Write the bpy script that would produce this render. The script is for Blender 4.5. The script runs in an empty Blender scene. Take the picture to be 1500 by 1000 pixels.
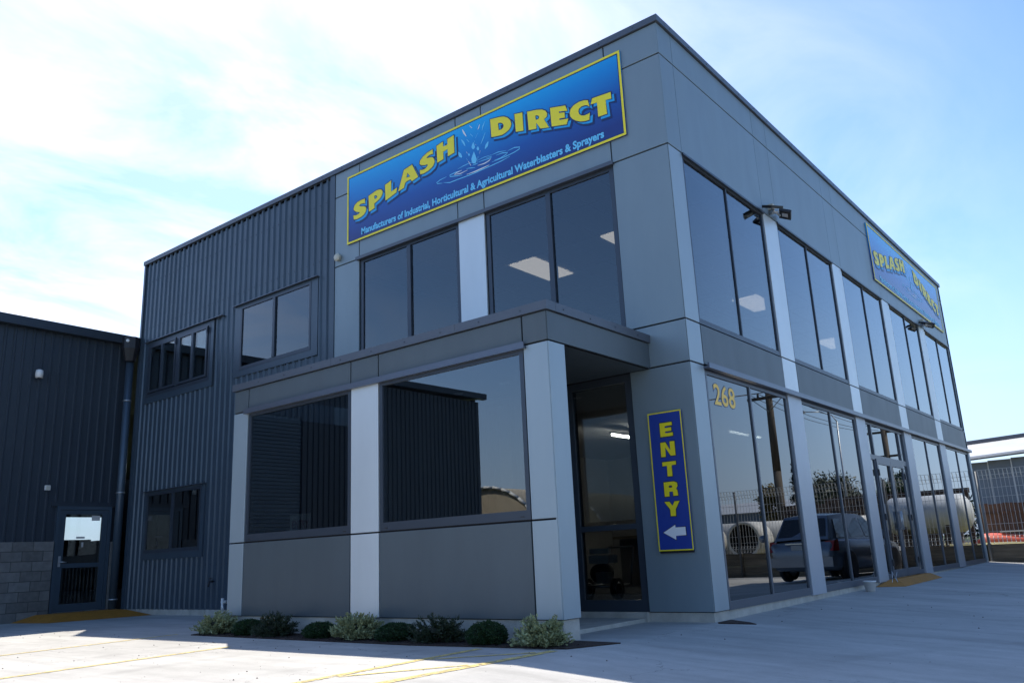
import bpy, bmesh, math, random
from mathutils import Vector, Matrix
random.seed(7)
R = math.radians
sc = bpy.context.scene
C = sc.collection

CLOUD_MAX, CLOUD_ADD, SKY_STRENGTH, SUN_STRENGTH, EXPOSURE, SKY_SAT = 1.0, 2.2, 0.098, 2.9, 1.30, 1.15
SKY_TINT = (0.985, 0.968, 1.01); CLOUD_LOC = (2.1, 0.4, 0.0); HAZE = (2.3, 3.2, 4.7, 1.0)
CONCRETE = (0.42, 0.41, 0.385)
# ------------------------------------------------------------------ camera, sky, sun, exposure
cam_d = bpy.data.cameras.new("camera")
cam = bpy.data.objects.new("camera", cam_d); C.objects.link(cam)
cam_d.sensor_width = 36.0
cam_d.lens = 1207.36 / 1500.0 * 36.0
cam_d.clip_start = 0.1; cam_d.clip_end = 3000
YAW, PIT, ROL = 0.6657, 0.2529, -0.0463
_f = Vector((-math.sin(YAW)*math.cos(PIT), math.cos(YAW)*math.cos(PIT), math.sin(PIT)))
_r = Vector((math.cos(YAW), math.sin(YAW), 0)); _u = _r.cross(_f)
_r2 = math.cos(ROL)*_r + math.sin(ROL)*_u; _u2 = -math.sin(ROL)*_r + math.cos(ROL)*_u
cam.matrix_world = Matrix(((_r2.x, _u2.x, -_f.x, 4.5234), (_r2.y, _u2.y, -_f.y, -9.3761), (_r2.z, _u2.z, -_f.z, 0.2143), (0, 0, 0, 1)))
sc.camera = cam

TO_SUN = Vector((-0.645, 0.41, 1.0)).normalized()
SUN_EL = math.asin(TO_SUN.z)
SUN_ROT = math.atan2(TO_SUN.x, TO_SUN.y)
world = bpy.data.worlds.new("World"); sc.world = world
world.use_nodes = True
wn = world.node_tree; wn.nodes.clear()
def _n(t, **k):
    n = wn.nodes.new(t)
    for a, b in k.items(): setattr(n, a, b)
    return n
sky = _n("ShaderNodeTexSky", sky_type='NISHITA', sun_disc=False, sun_elevation=SUN_EL, sun_rotation=SUN_ROT,
         air_density=1.0, dust_density=0.5, ozone_density=2.0, altitude=20)
tc = _n("ShaderNodeTexCoord")
sep = _n("ShaderNodeSeparateXYZ"); wn.links.new(tc.outputs["Generated"], sep.inputs[0])
zc = _n("ShaderNodeMath", operation='MAXIMUM'); wn.links.new(sep.outputs["Z"], zc.inputs[0]); zc.inputs[1].default_value = 0.0
za = _n("ShaderNodeMath", operation='ADD'); wn.links.new(zc.outputs[0], za.inputs[0]); za.inputs[1].default_value = 0.16
dv = _n("ShaderNodeVectorMath", operation='DIVIDE'); wn.links.new(tc.outputs["Generated"], dv.inputs[0])
cb = _n("ShaderNodeCombineXYZ")
for i in range(3): wn.links.new(za.outputs[0], cb.inputs[i])
wn.links.new(cb.outputs[0], dv.inputs[1])
mp = _n("ShaderNodeMapping"); mp.inputs["Scale"].default_value = (1.0, 0.55, 1.0); mp.inputs["Rotation"].default_value = (0, 0, R(35)); mp.inputs["Location"].default_value = CLOUD_LOC
wn.links.new(dv.outputs[0], mp.inputs[0])
nz = _n("ShaderNodeTexNoise"); nz.inputs["Scale"].default_value = 2.4; nz.inputs["Detail"].default_value = 9; nz.inputs["Roughness"].default_value = 0.58; nz.inputs["Distortion"].default_value = 0.6
wn.links.new(mp.outputs[0], nz.inputs[0])
rp = _n("ShaderNodeValToRGB"); rp.color_ramp.elements[0].position = 0.36; rp.color_ramp.elements[1].position = 0.66
rp.color_ramp.elements[1].color = (CLOUD_MAX,)*3 + (1,)
wn.links.new(nz.outputs[0], rp.inputs[0])
hsv = _n("ShaderNodeHueSaturation"); hsv.inputs["Saturation"].default_value = SKY_SAT; wn.links.new(sky.outputs[0], hsv.inputs["Color"])
mx = _n("ShaderNodeMix", data_type='RGBA')
# the thin cloud lies on the sunward western side of the sky and thins out eastwards
cd = _n("ShaderNodeVectorMath", operation='DOT_PRODUCT'); wn.links.new(tc.outputs["Generated"], cd.inputs[0]); cd.inputs[1].default_value = (-0.93, 0.30, 0.20)
cm = _n("ShaderNodeMapRange", interpolation_type='SMOOTHSTEP'); wn.links.new(cd.outputs["Value"], cm.inputs[0]); cm.inputs[1].default_value = 0.35; cm.inputs[2].default_value = 0.92; cm.inputs[3].default_value = 0.03; cm.inputs[4].default_value = 1.0
cmm = _n("ShaderNodeMath", operation='MULTIPLY'); wn.links.new(rp.outputs[0], cmm.inputs[0]); wn.links.new(cm.outputs[0], cmm.inputs[1])
wn.links.new(cmm.outputs[0], mx.inputs[0]); wn.links.new(hsv.outputs[0], mx.inputs[6])
cs = _n("ShaderNodeVectorMath", operation='SCALE'); hsv2 = _n("ShaderNodeHueSaturation"); hsv2.inputs["Saturation"].default_value = 0.45; wn.links.new(sky.outputs[0], hsv2.inputs["Color"]); wn.links.new(hsv2.outputs[0], cs.inputs[0]); cs.inputs["Scale"].default_value = 0.75
cadd = _n("ShaderNodeVectorMath", operation='ADD'); wn.links.new(cs.outputs[0], cadd.inputs[0]); cadd.inputs[1].default_value = (CLOUD_ADD, CLOUD_ADD*0.98, CLOUD_ADD*0.95)
wn.links.new(cadd.outputs[0], mx.inputs[7])
tint = _n("ShaderNodeVectorMath", operation='MULTIPLY'); tint.inputs[1].default_value = SKY_TINT
# pale haze lying along the horizon all round
hz1 = _n("ShaderNodeMapRange", interpolation_type='SMOOTHSTEP'); wn.links.new(zc.outputs[0], hz1.inputs[0]); hz1.inputs[1].default_value = 0.0; hz1.inputs[2].default_value = 0.30; hz1.inputs[3].default_value = 0.75; hz1.inputs[4].default_value = 0.0
hmx = _n("ShaderNodeMix", data_type='RGBA'); wn.links.new(hz1.outputs[0], hmx.inputs[0]); wn.links.new(mx.outputs[2], hmx.inputs[6]); hmx.inputs[7].default_value = HAZE
wn.links.new(hmx.outputs[2], tint.inputs[0])
bg = _n("ShaderNodeBackground"); bg.inputs[1].default_value = SKY_STRENGTH
wn.links.new(tint.outputs[0], bg.inputs[0])
wo = _n("ShaderNodeOutputWorld"); wn.links.new(bg.outputs[0], wo.inputs[0])

sl = bpy.data.lights.new("sun", 'SUN'); sl.energy = SUN_STRENGTH; sl.angle = R(0.53); sl.color = (1.0, 0.93, 0.82)
sun = bpy.data.objects.new("sun", sl); C.objects.link(sun)
sun.rotation_euler = (-TO_SUN).to_track_quat('-Z', 'Y').to_euler(); sun.location = (-20, 15, 30)
vs = sc.view_settings
vs.view_transform = 'Standard'; vs.look = 'None'; vs.gamma = 1.0; vs.exposure = EXPOSURE
vs.use_curve_mapping = False
sc.cycles.max_bounces = 10; sc.cycles.transparent_max_bounces = 24; sc.cycles.glossy_bounces = 6
sc.cycles.caustics_reflective = False; sc.cycles.caustics_refractive = False

# lettering outlines, metres on the sign
SIGN_LETTERS=[["s",[[[0.494,0.76],[0.397,0.766],[0.292,0.756],[0.217,0.72],[0.184,0.665],[0.194,0.624],[0.247,0.58],[0.323,0.546],[0.356,0.539],[0.345,0.52],[0.293,0.507],[0.233,0.509],[0.18,0.525],[0.192,0.441],[0.278,0.425],[0.383,0.432],[0.472,0.458],[0.516,0.498],[0.531,0.547],[0.513,0.59],[0.464,0.621],[0.39,0.639],[0.345,0.658],[0.337,0.677],[0.375,0.692],[0.442,0.684],[0.497,0.665]]]],["p",[[[0.593,0.779],[0.809,0.822],[0.882,0.814],[0.939,0.79],[0.967,0.744],[0.96,0.699],[0.924,0.657],[0.866,0.623],[0.808,0.604],[0.747,0.586],[0.753,0.494],[0.604,0.471]],[[0.748,0.735],[0.78,0.733],[0.809,0.721],[0.823,0.695],[0.809,0.673],[0.78,0.666],[0.751,0.67]]]],["l",[[[1.028,0.852],[1.188,0.888],[1.186,0.673],[1.339,0.702],[1.317,0.615],[1.041,0.546]]]],["a",[[[1.514,0.98],[1.719,1.011],[1.863,0.732],[1.707,0.7],[1.671,0.751],[1.549,0.736],[1.508,0.641],[1.366,0.619]],[[1.606,0.896],[1.664,0.805],[1.571,0.811]]]],["s",[[[2.217,1.121],[2.095,1.108],[1.979,1.065],[1.911,1.012],[1.902,0.963],[1.934,0.926],[2.024,0.895],[2.089,0.891],[2.096,0.863],[2.038,0.826],[1.973,0.823],[1.907,0.845],[1.913,0.759],[2.004,0.748],[2.118,0.766],[2.216,0.808],[2.258,0.864],[2.252,0.93],[2.205,0.984],[2.125,1.0],[2.076,1.005],[2.073,1.025],[2.142,1.046],[2.223,1.036]]]],["h",[[[2.312,1.151],[2.46,1.176],[2.468,1.081],[2.567,1.089],[2.563,1.186],[2.712,1.204],[2.716,0.884],[2.568,0.868],[2.564,1.002],[2.462,0.988],[2.465,0.854],[2.322,0.835]]]],["d",[[[3.512,1.185],[3.7,1.154],[3.797,1.125],[3.873,1.074],[3.923,1.008],[3.939,0.943],[3.921,0.891],[3.881,0.856],[3.821,0.833],[3.741,0.821],[3.633,0.84],[3.523,0.865]],[[3.67,1.055],[3.714,1.051],[3.762,1.02],[3.784,0.977],[3.773,0.94],[3.732,0.921],[3.678,0.929]]]],["i",[[[4.01,1.083],[4.167,1.05],[4.171,0.733],[4.021,0.77]]]],["r",[[[4.26,1.025],[4.44,0.987],[4.548,0.948],[4.609,0.903],[4.637,0.843],[4.625,0.799],[4.573,0.771],[4.656,0.605],[4.496,0.646],[4.424,0.772],[4.419,0.672],[4.271,0.704]],[[4.411,0.896],[4.443,0.895],[4.478,0.869],[4.485,0.837],[4.461,0.818],[4.418,0.823]]]],["e",[[[4.696,0.916],[4.975,0.846],[5.005,0.746],[4.856,0.793],[4.854,0.766],[4.954,0.741],[4.952,0.652],[4.854,0.676],[4.855,0.65],[5.013,0.614],[4.979,0.531],[4.706,0.599]]]],["c",[[[5.376,0.77],[5.315,0.795],[5.218,0.806],[5.126,0.789],[5.069,0.754],[5.045,0.697],[5.051,0.636],[5.083,0.582],[5.142,0.53],[5.219,0.484],[5.306,0.458],[5.376,0.451],[5.395,0.559],[5.358,0.552],[5.296,0.552],[5.244,0.572],[5.207,0.612],[5.198,0.661],[5.214,0.696],[5.256,0.716],[5.318,0.712],[5.361,0.694],[5.395,0.66]]]],["t",[[[5.45,0.769],[5.768,0.743],[5.771,0.637],[5.674,0.652],[5.68,0.428],[5.531,0.439],[5.529,0.671],[5.421,0.682]]]]]
SIGN_STROKES=[[0,0.0074,[[2.519,0.512],[2.372,0.504],[2.284,0.478],[2.309,0.456],[2.421,0.429]]],[0,0.0074,[[2.447,0.43],[2.591,0.383],[2.827,0.378],[3.073,0.368],[3.474,0.376],[3.708,0.385],[3.877,0.403]]],[0,0.0074,[[3.837,0.512],[3.974,0.519],[4.077,0.489],[4.073,0.461],[3.97,0.441],[3.787,0.429],[3.508,0.433]]],[0,0.0074,[[2.865,0.51],[2.715,0.524],[2.587,0.513],[2.598,0.488],[2.729,0.454],[2.87,0.424]]],[0,0.0059,[[2.775,0.564],[2.884,0.577],[3.001,0.581],[3.099,0.577]]],[0,0.0059,[[3.22,0.57],[3.357,0.575],[3.515,0.559]]],[0,0.0059,[[3.227,0.532],[3.323,0.528],[3.497,0.512],[3.506,0.535],[3.387,0.544]]],[0,0.0074,[[3.515,0.559],[3.64,0.56],[3.808,0.525]]],[0,0.0074,[[3.599,0.519],[3.73,0.514],[3.836,0.482],[3.804,0.461],[3.68,0.441],[3.556,0.445]]],[0,0.0074,[[2.964,0.506],[3.062,0.485],[3.159,0.459]]],[0,0.0074,[[3.096,0.52],[3.161,0.518],[3.218,0.518]]],[1,0.0089,[[2.697,0.492],[2.739,0.509],[2.865,0.513]]],[1,0.0089,[[2.697,0.489],[2.83,0.464],[2.988,0.474]]],[1,0.0089,[[3.208,0.475],[3.352,0.464],[3.447,0.477],[3.488,0.502]]],[1,0.0104,[[2.968,0.4],[3.156,0.393],[3.317,0.397],[3.452,0.403]]],[1,0.0163,[[2.903,1.238],[2.933,1.171],[2.985,1.082]]],[1,0.0134,[[3.065,1.247],[3.117,1.183]]],[1,0.0104,[[3.281,1.189],[3.263,1.141],[3.24,1.109]]],[0,0.0119,[[3.395,1.199],[3.352,1.134],[3.328,1.055]]],[0,0.0104,[[3.393,0.997],[3.349,0.919],[3.289,0.827]]],[0,0.0074,[[3.242,1.224],[3.206,1.149]]],[0,0.0178,[[2.874,1.062],[2.918,0.998],[2.953,0.919]]],[0,0.0134,[[2.989,1.029],[3.041,0.959]]],[0,0.0134,[[3.072,1.094],[3.127,1.027]]],[0,0.0089,[[3.237,1.049],[3.178,0.976]]],[0,0.0297,[[3.448,0.815],[3.414,0.761],[3.376,0.715]]],[0,0.0297,[[2.795,0.864],[2.835,0.795],[2.871,0.741]]],[1,0.0074,[[2.977,0.806],[2.995,0.765]]],[1,0.0074,[[3.276,0.724],[3.257,0.671]]],[1,0.0119,[[3.011,0.624],[3.064,0.525]]],[0,0.0074,[[2.972,0.692],[2.995,0.643]]],[0,0.0074,[[3.24,0.637],[3.23,0.6]]],[0,0.0089,[[3.164,0.941],[3.154,0.91]]],[1,0.0059,[[3.177,0.868],[3.189,0.846]]],[0,0.0074,[[3.212,0.634],[3.208,0.541]]]]
SIGN_DROPS=[[[3.139,0.754],[3.104,0.699],[3.077,0.635],[3.09,0.569],[3.13,0.536],[3.175,0.54],[3.194,0.593],[3.168,0.676]],[[3.134,0.925],[3.104,0.888],[3.089,0.846],[3.109,0.805],[3.141,0.793],[3.165,0.818],[3.157,0.869]],[[3.227,0.816],[3.198,0.786],[3.212,0.743],[3.244,0.736],[3.254,0.766]],[[3.033,0.765],[3.008,0.747],[3.026,0.711],[3.052,0.717]]]
ENTRY_LETTERS=[[[[-0.479,1.744],[-0.307,1.744],[-0.305,1.702],[-0.41,1.699],[-0.408,1.676],[-0.32,1.678],[-0.32,1.633],[-0.408,1.633],[-0.408,1.61],[-0.302,1.612],[-0.304,1.57],[-0.48,1.569]]],[[[-0.491,1.497],[-0.421,1.5],[-0.36,1.392],[-0.359,1.501],[-0.293,1.501],[-0.293,1.324],[-0.361,1.324],[-0.428,1.434],[-0.43,1.317],[-0.495,1.32]]],[[[-0.489,1.253],[-0.298,1.253],[-0.3,1.209],[-0.361,1.207],[-0.362,1.073],[-0.43,1.074],[-0.427,1.206],[-0.489,1.204]]],[[[-0.493,1.004],[-0.351,1.006],[-0.31,0.988],[-0.306,0.949],[-0.33,0.91],[-0.315,0.902],[-0.308,0.831],[-0.375,0.831],[-0.378,0.885],[-0.425,0.886],[-0.428,0.829],[-0.495,0.829]],[[-0.426,0.96],[-0.387,0.96],[-0.379,0.945],[-0.389,0.933],[-0.426,0.933]]],[[[-0.506,0.765],[-0.438,0.765],[-0.4,0.714],[-0.366,0.765],[-0.297,0.766],[-0.36,0.668],[-0.364,0.588],[-0.437,0.59],[-0.435,0.668]]],[[[-0.558,0.396],[-0.388,0.483],[-0.385,0.451],[-0.253,0.452],[-0.251,0.354],[-0.389,0.351],[-0.391,0.305]]]]

# ------------------------------------------------------------------ materials
def mat(name, col, rough=0.6, metal=0.0, var=0.0, vscale=3.0, bump=0.0, bscale=40.0, spec=0.5, stretch=(1, 1, 1), emit=None, dirt=0.0, rvar=0.0):
    m = bpy.data.materials.new(name); m.use_nodes = True
    nt = m.node_tree; b = nt.nodes["Principled BSDF"]
    b.inputs["Base Color"].default_value = (*col, 1); b.inputs["Roughness"].default_value = rough
    b.inputs["Metallic"].default_value = metal; b.inputs["Specular IOR Level"].default_value = spec
    if emit:
        b.inputs["Emission Color"].default_value = (*emit[0], 1); b.inputs["Emission Strength"].default_value = emit[1]
    if var or bump or rvar:
        g = nt.nodes.new("ShaderNodeNewGeometry")
        mp = nt.nodes.new("ShaderNodeMapping"); mp.inputs["Scale"].default_value = stretch
        nt.links.new(g.outputs["Position"], mp.inputs[0])
    if var:
        n = nt.nodes.new("ShaderNodeTexNoise"); n.inputs["Scale"].default_value = vscale; n.inputs["Detail"].default_value = 8; n.inputs["Roughness"].default_value = 0.62
        nt.links.new(mp.outputs[0], n.inputs[0])
        r = nt.nodes.new("ShaderNodeMapRange"); r.inputs[1].default_value = 0.28; r.inputs[2].default_value = 0.72
        r.inputs[3].default_value = 1 - var; r.inputs[4].default_value = 1 + var
        nt.links.new(n.outputs[0], r.inputs[0])
        s = nt.nodes.new("ShaderNodeVectorMath"); s.operation = 'SCALE'; s.inputs[0].default_value = col
        nt.links.new(r.outputs[0], s.inputs["Scale"]); nt.links.new(s.outputs[0], b.inputs["Base Color"])
    if rvar:
        n3 = nt.nodes.new("ShaderNodeTexNoise"); n3.inputs["Scale"].default_value = 1.7; n3.inputs["Detail"].default_value = 6
        nt.links.new(mp.outputs[0], n3.inputs[0])
        r3 = nt.nodes.new("ShaderNodeMapRange"); r3.inputs[3].default_value = max(0, rough-rvar); r3.inputs[4].default_value = rough+rvar
        nt.links.new(n3.outputs[0], r3.inputs[0]); nt.links.new(r3.outputs[0], b.inputs["Roughness"])
    if bump:
        n2 = nt.nodes.new("ShaderNodeTexNoise"); n2.inputs["Scale"].default_value = bscale; n2.inputs["Detail"].default_value = 5
        nt.links.new(mp.outputs[0], n2.inputs[0])
        bp = nt.nodes.new("ShaderNodeBump"); bp.inputs["Strength"].default_value = bump; bp.inputs["Distance"].default_value = 0.02
        nt.links.new(n2.outputs[0], bp.inputs["Height"]); nt.links.new(bp.outputs[0], b.inputs["Normal"])
    return m

def glass_mat(name, tint, f0, wav=0.0):
    """Tinted glass: mirror share by Schlick, the rest seen through a tint."""
    m = bpy.data.materials.new(name); m.use_nodes = True; nt = m.node_tree; nt.nodes.clear()
    L = nt.links.new
    g = nt.nodes.new("ShaderNodeNewGeometry")
    d = nt.nodes.new("ShaderNodeVectorMath"); d.operation = 'DOT_PRODUCT'; L(g.outputs["Normal"], d.inputs[0]); L(g.outputs["Incoming"], d.inputs[1])
    a = nt.nodes.new("ShaderNodeMath"); a.operation = 'ABSOLUTE'; L(d.outputs["Value"], a.inputs[0])
    o = nt.nodes.new("ShaderNodeMath"); o.operation = 'SUBTRACT'; o.inputs[0].default_value = 1.0; L(a.outputs[0], o.inputs[1])
    p = nt.nodes.new("ShaderNodeMath"); p.operation = 'POWER'; L(o.outputs[0], p.inputs[0]); p.inputs[1].default_value = 4.0
    ma = nt.nodes.new("ShaderNodeMath"); ma.operation = 'MULTIPLY_ADD'; L(p.outputs[0], ma.inputs[0]); ma.inputs[1].default_value = 1 - f0; ma.inputs[2].default_value = f0
    tr = nt.nodes.new("ShaderNodeBsdfTransparent"); tr.inputs[0].default_value = (*tint, 1)
    gl = nt.nodes.new("ShaderNodeBsdfGlossy"); gl.inputs["Roughness"].default_value = 0.0; gl.inputs["Color"].default_value = (0.93, 0.97, 1.0, 1)
    if wav:
        n2 = nt.nodes.new("ShaderNodeTexNoise"); n2.inputs["Scale"].default_value = 0.55; n2.inputs["Detail"].default_value = 1
        L(g.outputs["Position"], n2.inputs[0])
        bp = nt.nodes.new("ShaderNodeBump"); bp.inputs["Strength"].default_value = wav; bp.inputs["Distance"].default_value = 0.012
        L(n2.outputs[0], bp.inputs["Height"]); L(bp.outputs[0], gl.inputs["Normal"])
    x = nt.nodes.new("ShaderNodeMixShader"); L(ma.outputs[0], x.inputs[0]); L(tr.outputs[0], x.inputs[1]); L(gl.outputs[0], x.inputs[2])
    out = nt.nodes.new("ShaderNodeOutputMaterial"); L(x.outputs[0], out.inputs[0])
    return m

M = dict(
 panel=mat("cladding grey", (0.225, 0.285, 0.318), 0.42, 0.25, var=0.05, vscale=1.6, rvar=0.07, bump=0.10, bscale=1.1, stretch=(1.6, 1.6, 0.45)),
 dark_panel=mat("charcoal panel", (0.098, 0.122, 0.136), 0.45, 0.2, var=0.07, vscale=1.6, rvar=0.07, bump=0.10, bscale=1.1, stretch=(1.6, 1.6, 0.45)),
 silver=mat("silver panel", (0.68, 0.73, 0.75), 0.38, 0.35, var=0.04, vscale=1.6, rvar=0.06, bump=0.08, bscale=1.1, stretch=(1.6, 1.6, 0.45)),
 mid_silver=mat("blue silver panel", (0.33, 0.40, 0.44), 0.4, 0.3, var=0.04, vscale=1.6, rvar=0.06, bump=0.08, bscale=1.1, stretch=(1.6, 1.6, 0.45)),
 cap=mat("flashing", (0.10, 0.115, 0.14), 0.38, 0.3, var=0.05),
 frame=mat("window aluminium", (0.060, 0.075, 0.098), 0.38, 0.4, var=0.03),
 trim=mat("head flashing", (0.13, 0.15, 0.19), 0.33, 0.5, var=0.03),
 black=mat("joint black", (0.008, 0.008, 0.01), 0.8),
 steel=mat("ribbed steel", (0.060, 0.088, 0.118), 0.36, 0.25, var=0.09, vscale=1.3, rvar=0.07),
 steel_dark=mat("ribbed steel warehouse", (0.036, 0.048, 0.064), 0.40, 0.2, var=0.06, vscale=1.3, rvar=0.07),
 plinth=mat("plinth concrete", (0.46, 0.44, 0.39), 0.85, var=0.22, vscale=5, bump=0.4, bscale=60),
 block=mat("concrete block", (0.165, 0.165, 0.16), 0.9, var=0.18, vscale=9, bump=0.7, bscale=120),
 mortar=mat("mortar", (0.075, 0.075, 0.075), 0.95),
 glass=glass_mat("tinted glass", (0.42, 0.46, 0.48), 0.155, 0.05),
 glass_entry=glass_mat("entry glass", (0.62, 0.66, 0.67), 0.12, 0.03),
 glass_dark=glass_mat("street front glass", (0.24, 0.27, 0.29), 0.20, 0.14),
 glass_clear=glass_mat("clear glass", (0.75, 0.8, 0.8), 0.06),
 glass_up=glass_mat("upper glass", (0.36, 0.39, 0.41), 0.11, 0.04),
 glass_street=glass_mat("street glass", (0.085, 0.095, 0.10), 0.12, 0.06),
 frame_light=mat("street window aluminium", (0.105, 0.125, 0.155), 0.36, 0.4, var=0.03),
 silver_low=mat("pillar panel", (0.42, 0.46, 0.51), 0.38, 0.35, var=0.04, vscale=1.6, rvar=0.06, bump=0.08, bscale=1.1, stretch=(1.6, 1.6, 0.45)),
 room=mat("room plaster", (0.42, 0.42, 0.41), 0.9, var=0.03),
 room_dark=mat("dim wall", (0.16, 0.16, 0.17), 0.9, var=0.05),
 carpet=mat("carpet", (0.05, 0.055, 0.065), 0.95),
 ceiling=mat("ceiling tile", (0.72, 0.72, 0.72), 0.9),
 tbar=mat("ceiling bar", (0.05, 0.05, 0.05), 0.6),
 troffer=mat("troffer", (0.8, 0.75, 0.68), 0.5, emit=((1.0, 0.80, 0.62), 1.15)),
 tube=mat("lamp tube", (0.9, 0.85, 0.8), 0.5, emit=((1.0, 0.90, 0.78), 22.0)),
 downlight=mat("downlight", (0.8, 0.8, 0.8), 0.4),
 sign_navy=mat("sign navy", (0.012, 0.028, 0.12), 0.35),
 sign_yellow=mat("sign yellow", (0.95, 0.80, 0.03), 0.4),
 sign_cyan=mat("sign cyan", (0.02, 0.38, 0.78), 0.4),
 sign_pale=mat("sign pale blue", (0.16, 0.62, 0.95), 0.4),
 sign_white=mat("sign white", (0.80, 0.82, 0.84), 0.4),
 number_yellow=mat("number yellow", (0.95, 0.62, 0.12), 0.5),
 entry_blue=mat("entry blue", (0.018, 0.05, 0.30), 0.4, var=0.03),
 entry_yellow=mat("entry yellow", (0.90, 0.76, 0.02), 0.4),
 ochre=mat("safety orange ramp", (0.40, 0.165, 0.014), 0.75, var=0.18, vscale=7, bump=0.5, bscale=90),
 mulch=mat("bark mulch", (0.035, 0.020, 0.014), 0.95, var=0.6, vscale=30, bump=1.0, bscale=60),
 white=mat("white plastic", (0.75, 0.75, 0.73), 0.45),
 beige=mat("beige plastic", (0.55, 0.53, 0.44), 0.5),
 lamp_black=mat("lamp black", (0.02, 0.02, 0.024), 0.45),
 lens=mat("lens", (0.55, 0.57, 0.6), 0.2),
 zinc=mat("galvanised", (0.42, 0.44, 0.46), 0.4, 0.6, var=0.1, vscale=8),
 post_grey=mat("post", (0.13, 0.14, 0.15), 0.6, 0.3, var=0.1),
 fence=mat("galvanised wire", (0.60, 0.60, 0.58), 0.6, 0.0),
 timber=mat("weathered sleeper", (0.17, 0.14, 0.10), 0.9, var=0.35, vscale=6, bump=0.7, bscale=30, stretch=(0.3, 1, 3)),
 paling=mat("brown paling", (0.12, 0.060, 0.038), 0.9, var=0.5, vscale=4, bump=0.5, bscale=30, stretch=(2, 2, 0.3)),
 shed=mat("grey shed steel", (0.16, 0.19, 0.23), 0.5, 0.2, var=0.18, vscale=0.7),
 shed_roof=mat("pale shed roof", (0.55, 0.56, 0.57), 0.45, 0.3, var=0.12, vscale=0.8),
 red=mat("orange plastic", (0.60, 0.10, 0.04), 0.4, var=0.1),
 pipe=mat("white concrete pipe", (0.62, 0.61, 0.58), 0.7, var=0.12, vscale=3),
 bore_shade=mat("pipe bore shade", (0.02, 0.02, 0.02), 0.95),
 tank=mat("silver tank", (0.50, 0.52, 0.54), 0.62, 0.1, var=0.12, vscale=1.5),
 rust=mat("rusty beam", (0.07, 0.045, 0.035), 0.8, var=0.4, vscale=3),
 pole=mat("pole timber", (0.085, 0.07, 0.055), 0.9, var=0.3, vscale=4, stretch=(3, 3, 0.2)),
 car=mat("grey car paint", (0.22, 0.245, 0.29), 0.25, 0.5, var=0.03),
 car_glass=glass_mat("car glass", (0.10, 0.11, 0.12), 0.10),
 tyre=mat("tyre", (0.018, 0.018, 0.018), 0.85),
 rim=mat("rim", (0.45, 0.46, 0.48), 0.3, 0.8),
 red_lens=mat("tail lens", (0.35, 0.01, 0.01), 0.2),
 chrome=mat("chrome", (0.7, 0.7, 0.7), 0.12, 1.0),
 canvas=mat("beige canvas", (0.62, 0.52, 0.38), 0.8, var=0.1, vscale=3),
 bark=mat("bark", (0.08, 0.06, 0.045), 0.9, var=0.3, vscale=12),
 core_shade=mat("painted core shade", (0.020, 0.024, 0.012), 0.95, var=0.5, vscale=30, bump=1.0, bscale=60),
 leaf=mat("box leaf", (0.018, 0.050, 0.012), 0.6, var=0.45, vscale=25),
 leaf_dark=mat("dark leaf", (0.022, 0.036, 0.014), 0.6, var=0.45, vscale=25),
 leaf_pale=mat("grey green leaf", (0.27, 0.29, 0.14), 0.6, var=0.45, vscale=30),
 leaf_yellow=mat("olive leaf", (0.16, 0.12, 0.03), 0.7, var=0.4, vscale=10),
 grass=mat("dry verge grass", (0.22, 0.19, 0.07), 0.95, var=0.45, vscale=3, bump=0.6, bscale=20),
 asphalt=mat("asphalt", (0.05, 0.05, 0.052), 0.9, var=0.2, vscale=2, bump=0.4, bscale=90),
 hill=mat("far paddock", (0.07, 0.10, 0.035), 0.95, var=0.35, vscale=0.02),
 paint=mat("faded yellow line", (0.60, 0.47, 0.17), 0.8, var=0.30, vscale=14),
 paper=mat("paper", (0.55, 0.53, 0.50), 0.8),
 dark_red=mat("dark red print", (0.20, 0.01, 0.01), 0.8),
)

def worn(m, lo=0.38, hi=0.5, scale=22):
    nt = m.node_tree; b = nt.nodes["Principled BSDF"]; g = nt.nodes.new("ShaderNodeNewGeometry"); n = nt.nodes.new("ShaderNodeTexNoise")
    n.inputs["Scale"].default_value = scale; n.inputs["Detail"].default_value = 8; n.inputs["Roughness"].default_value = 0.7; nt.links.new(g.outputs["Position"], n.inputs[0])
    r = nt.nodes.new("ShaderNodeMapRange"); r.inputs[1].default_value = lo; r.inputs[2].default_value = hi; nt.links.new(n.outputs[0], r.inputs[0]); nt.links.new(r.outputs[0], b.inputs["Alpha"])
worn(M['paint'])
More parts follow.
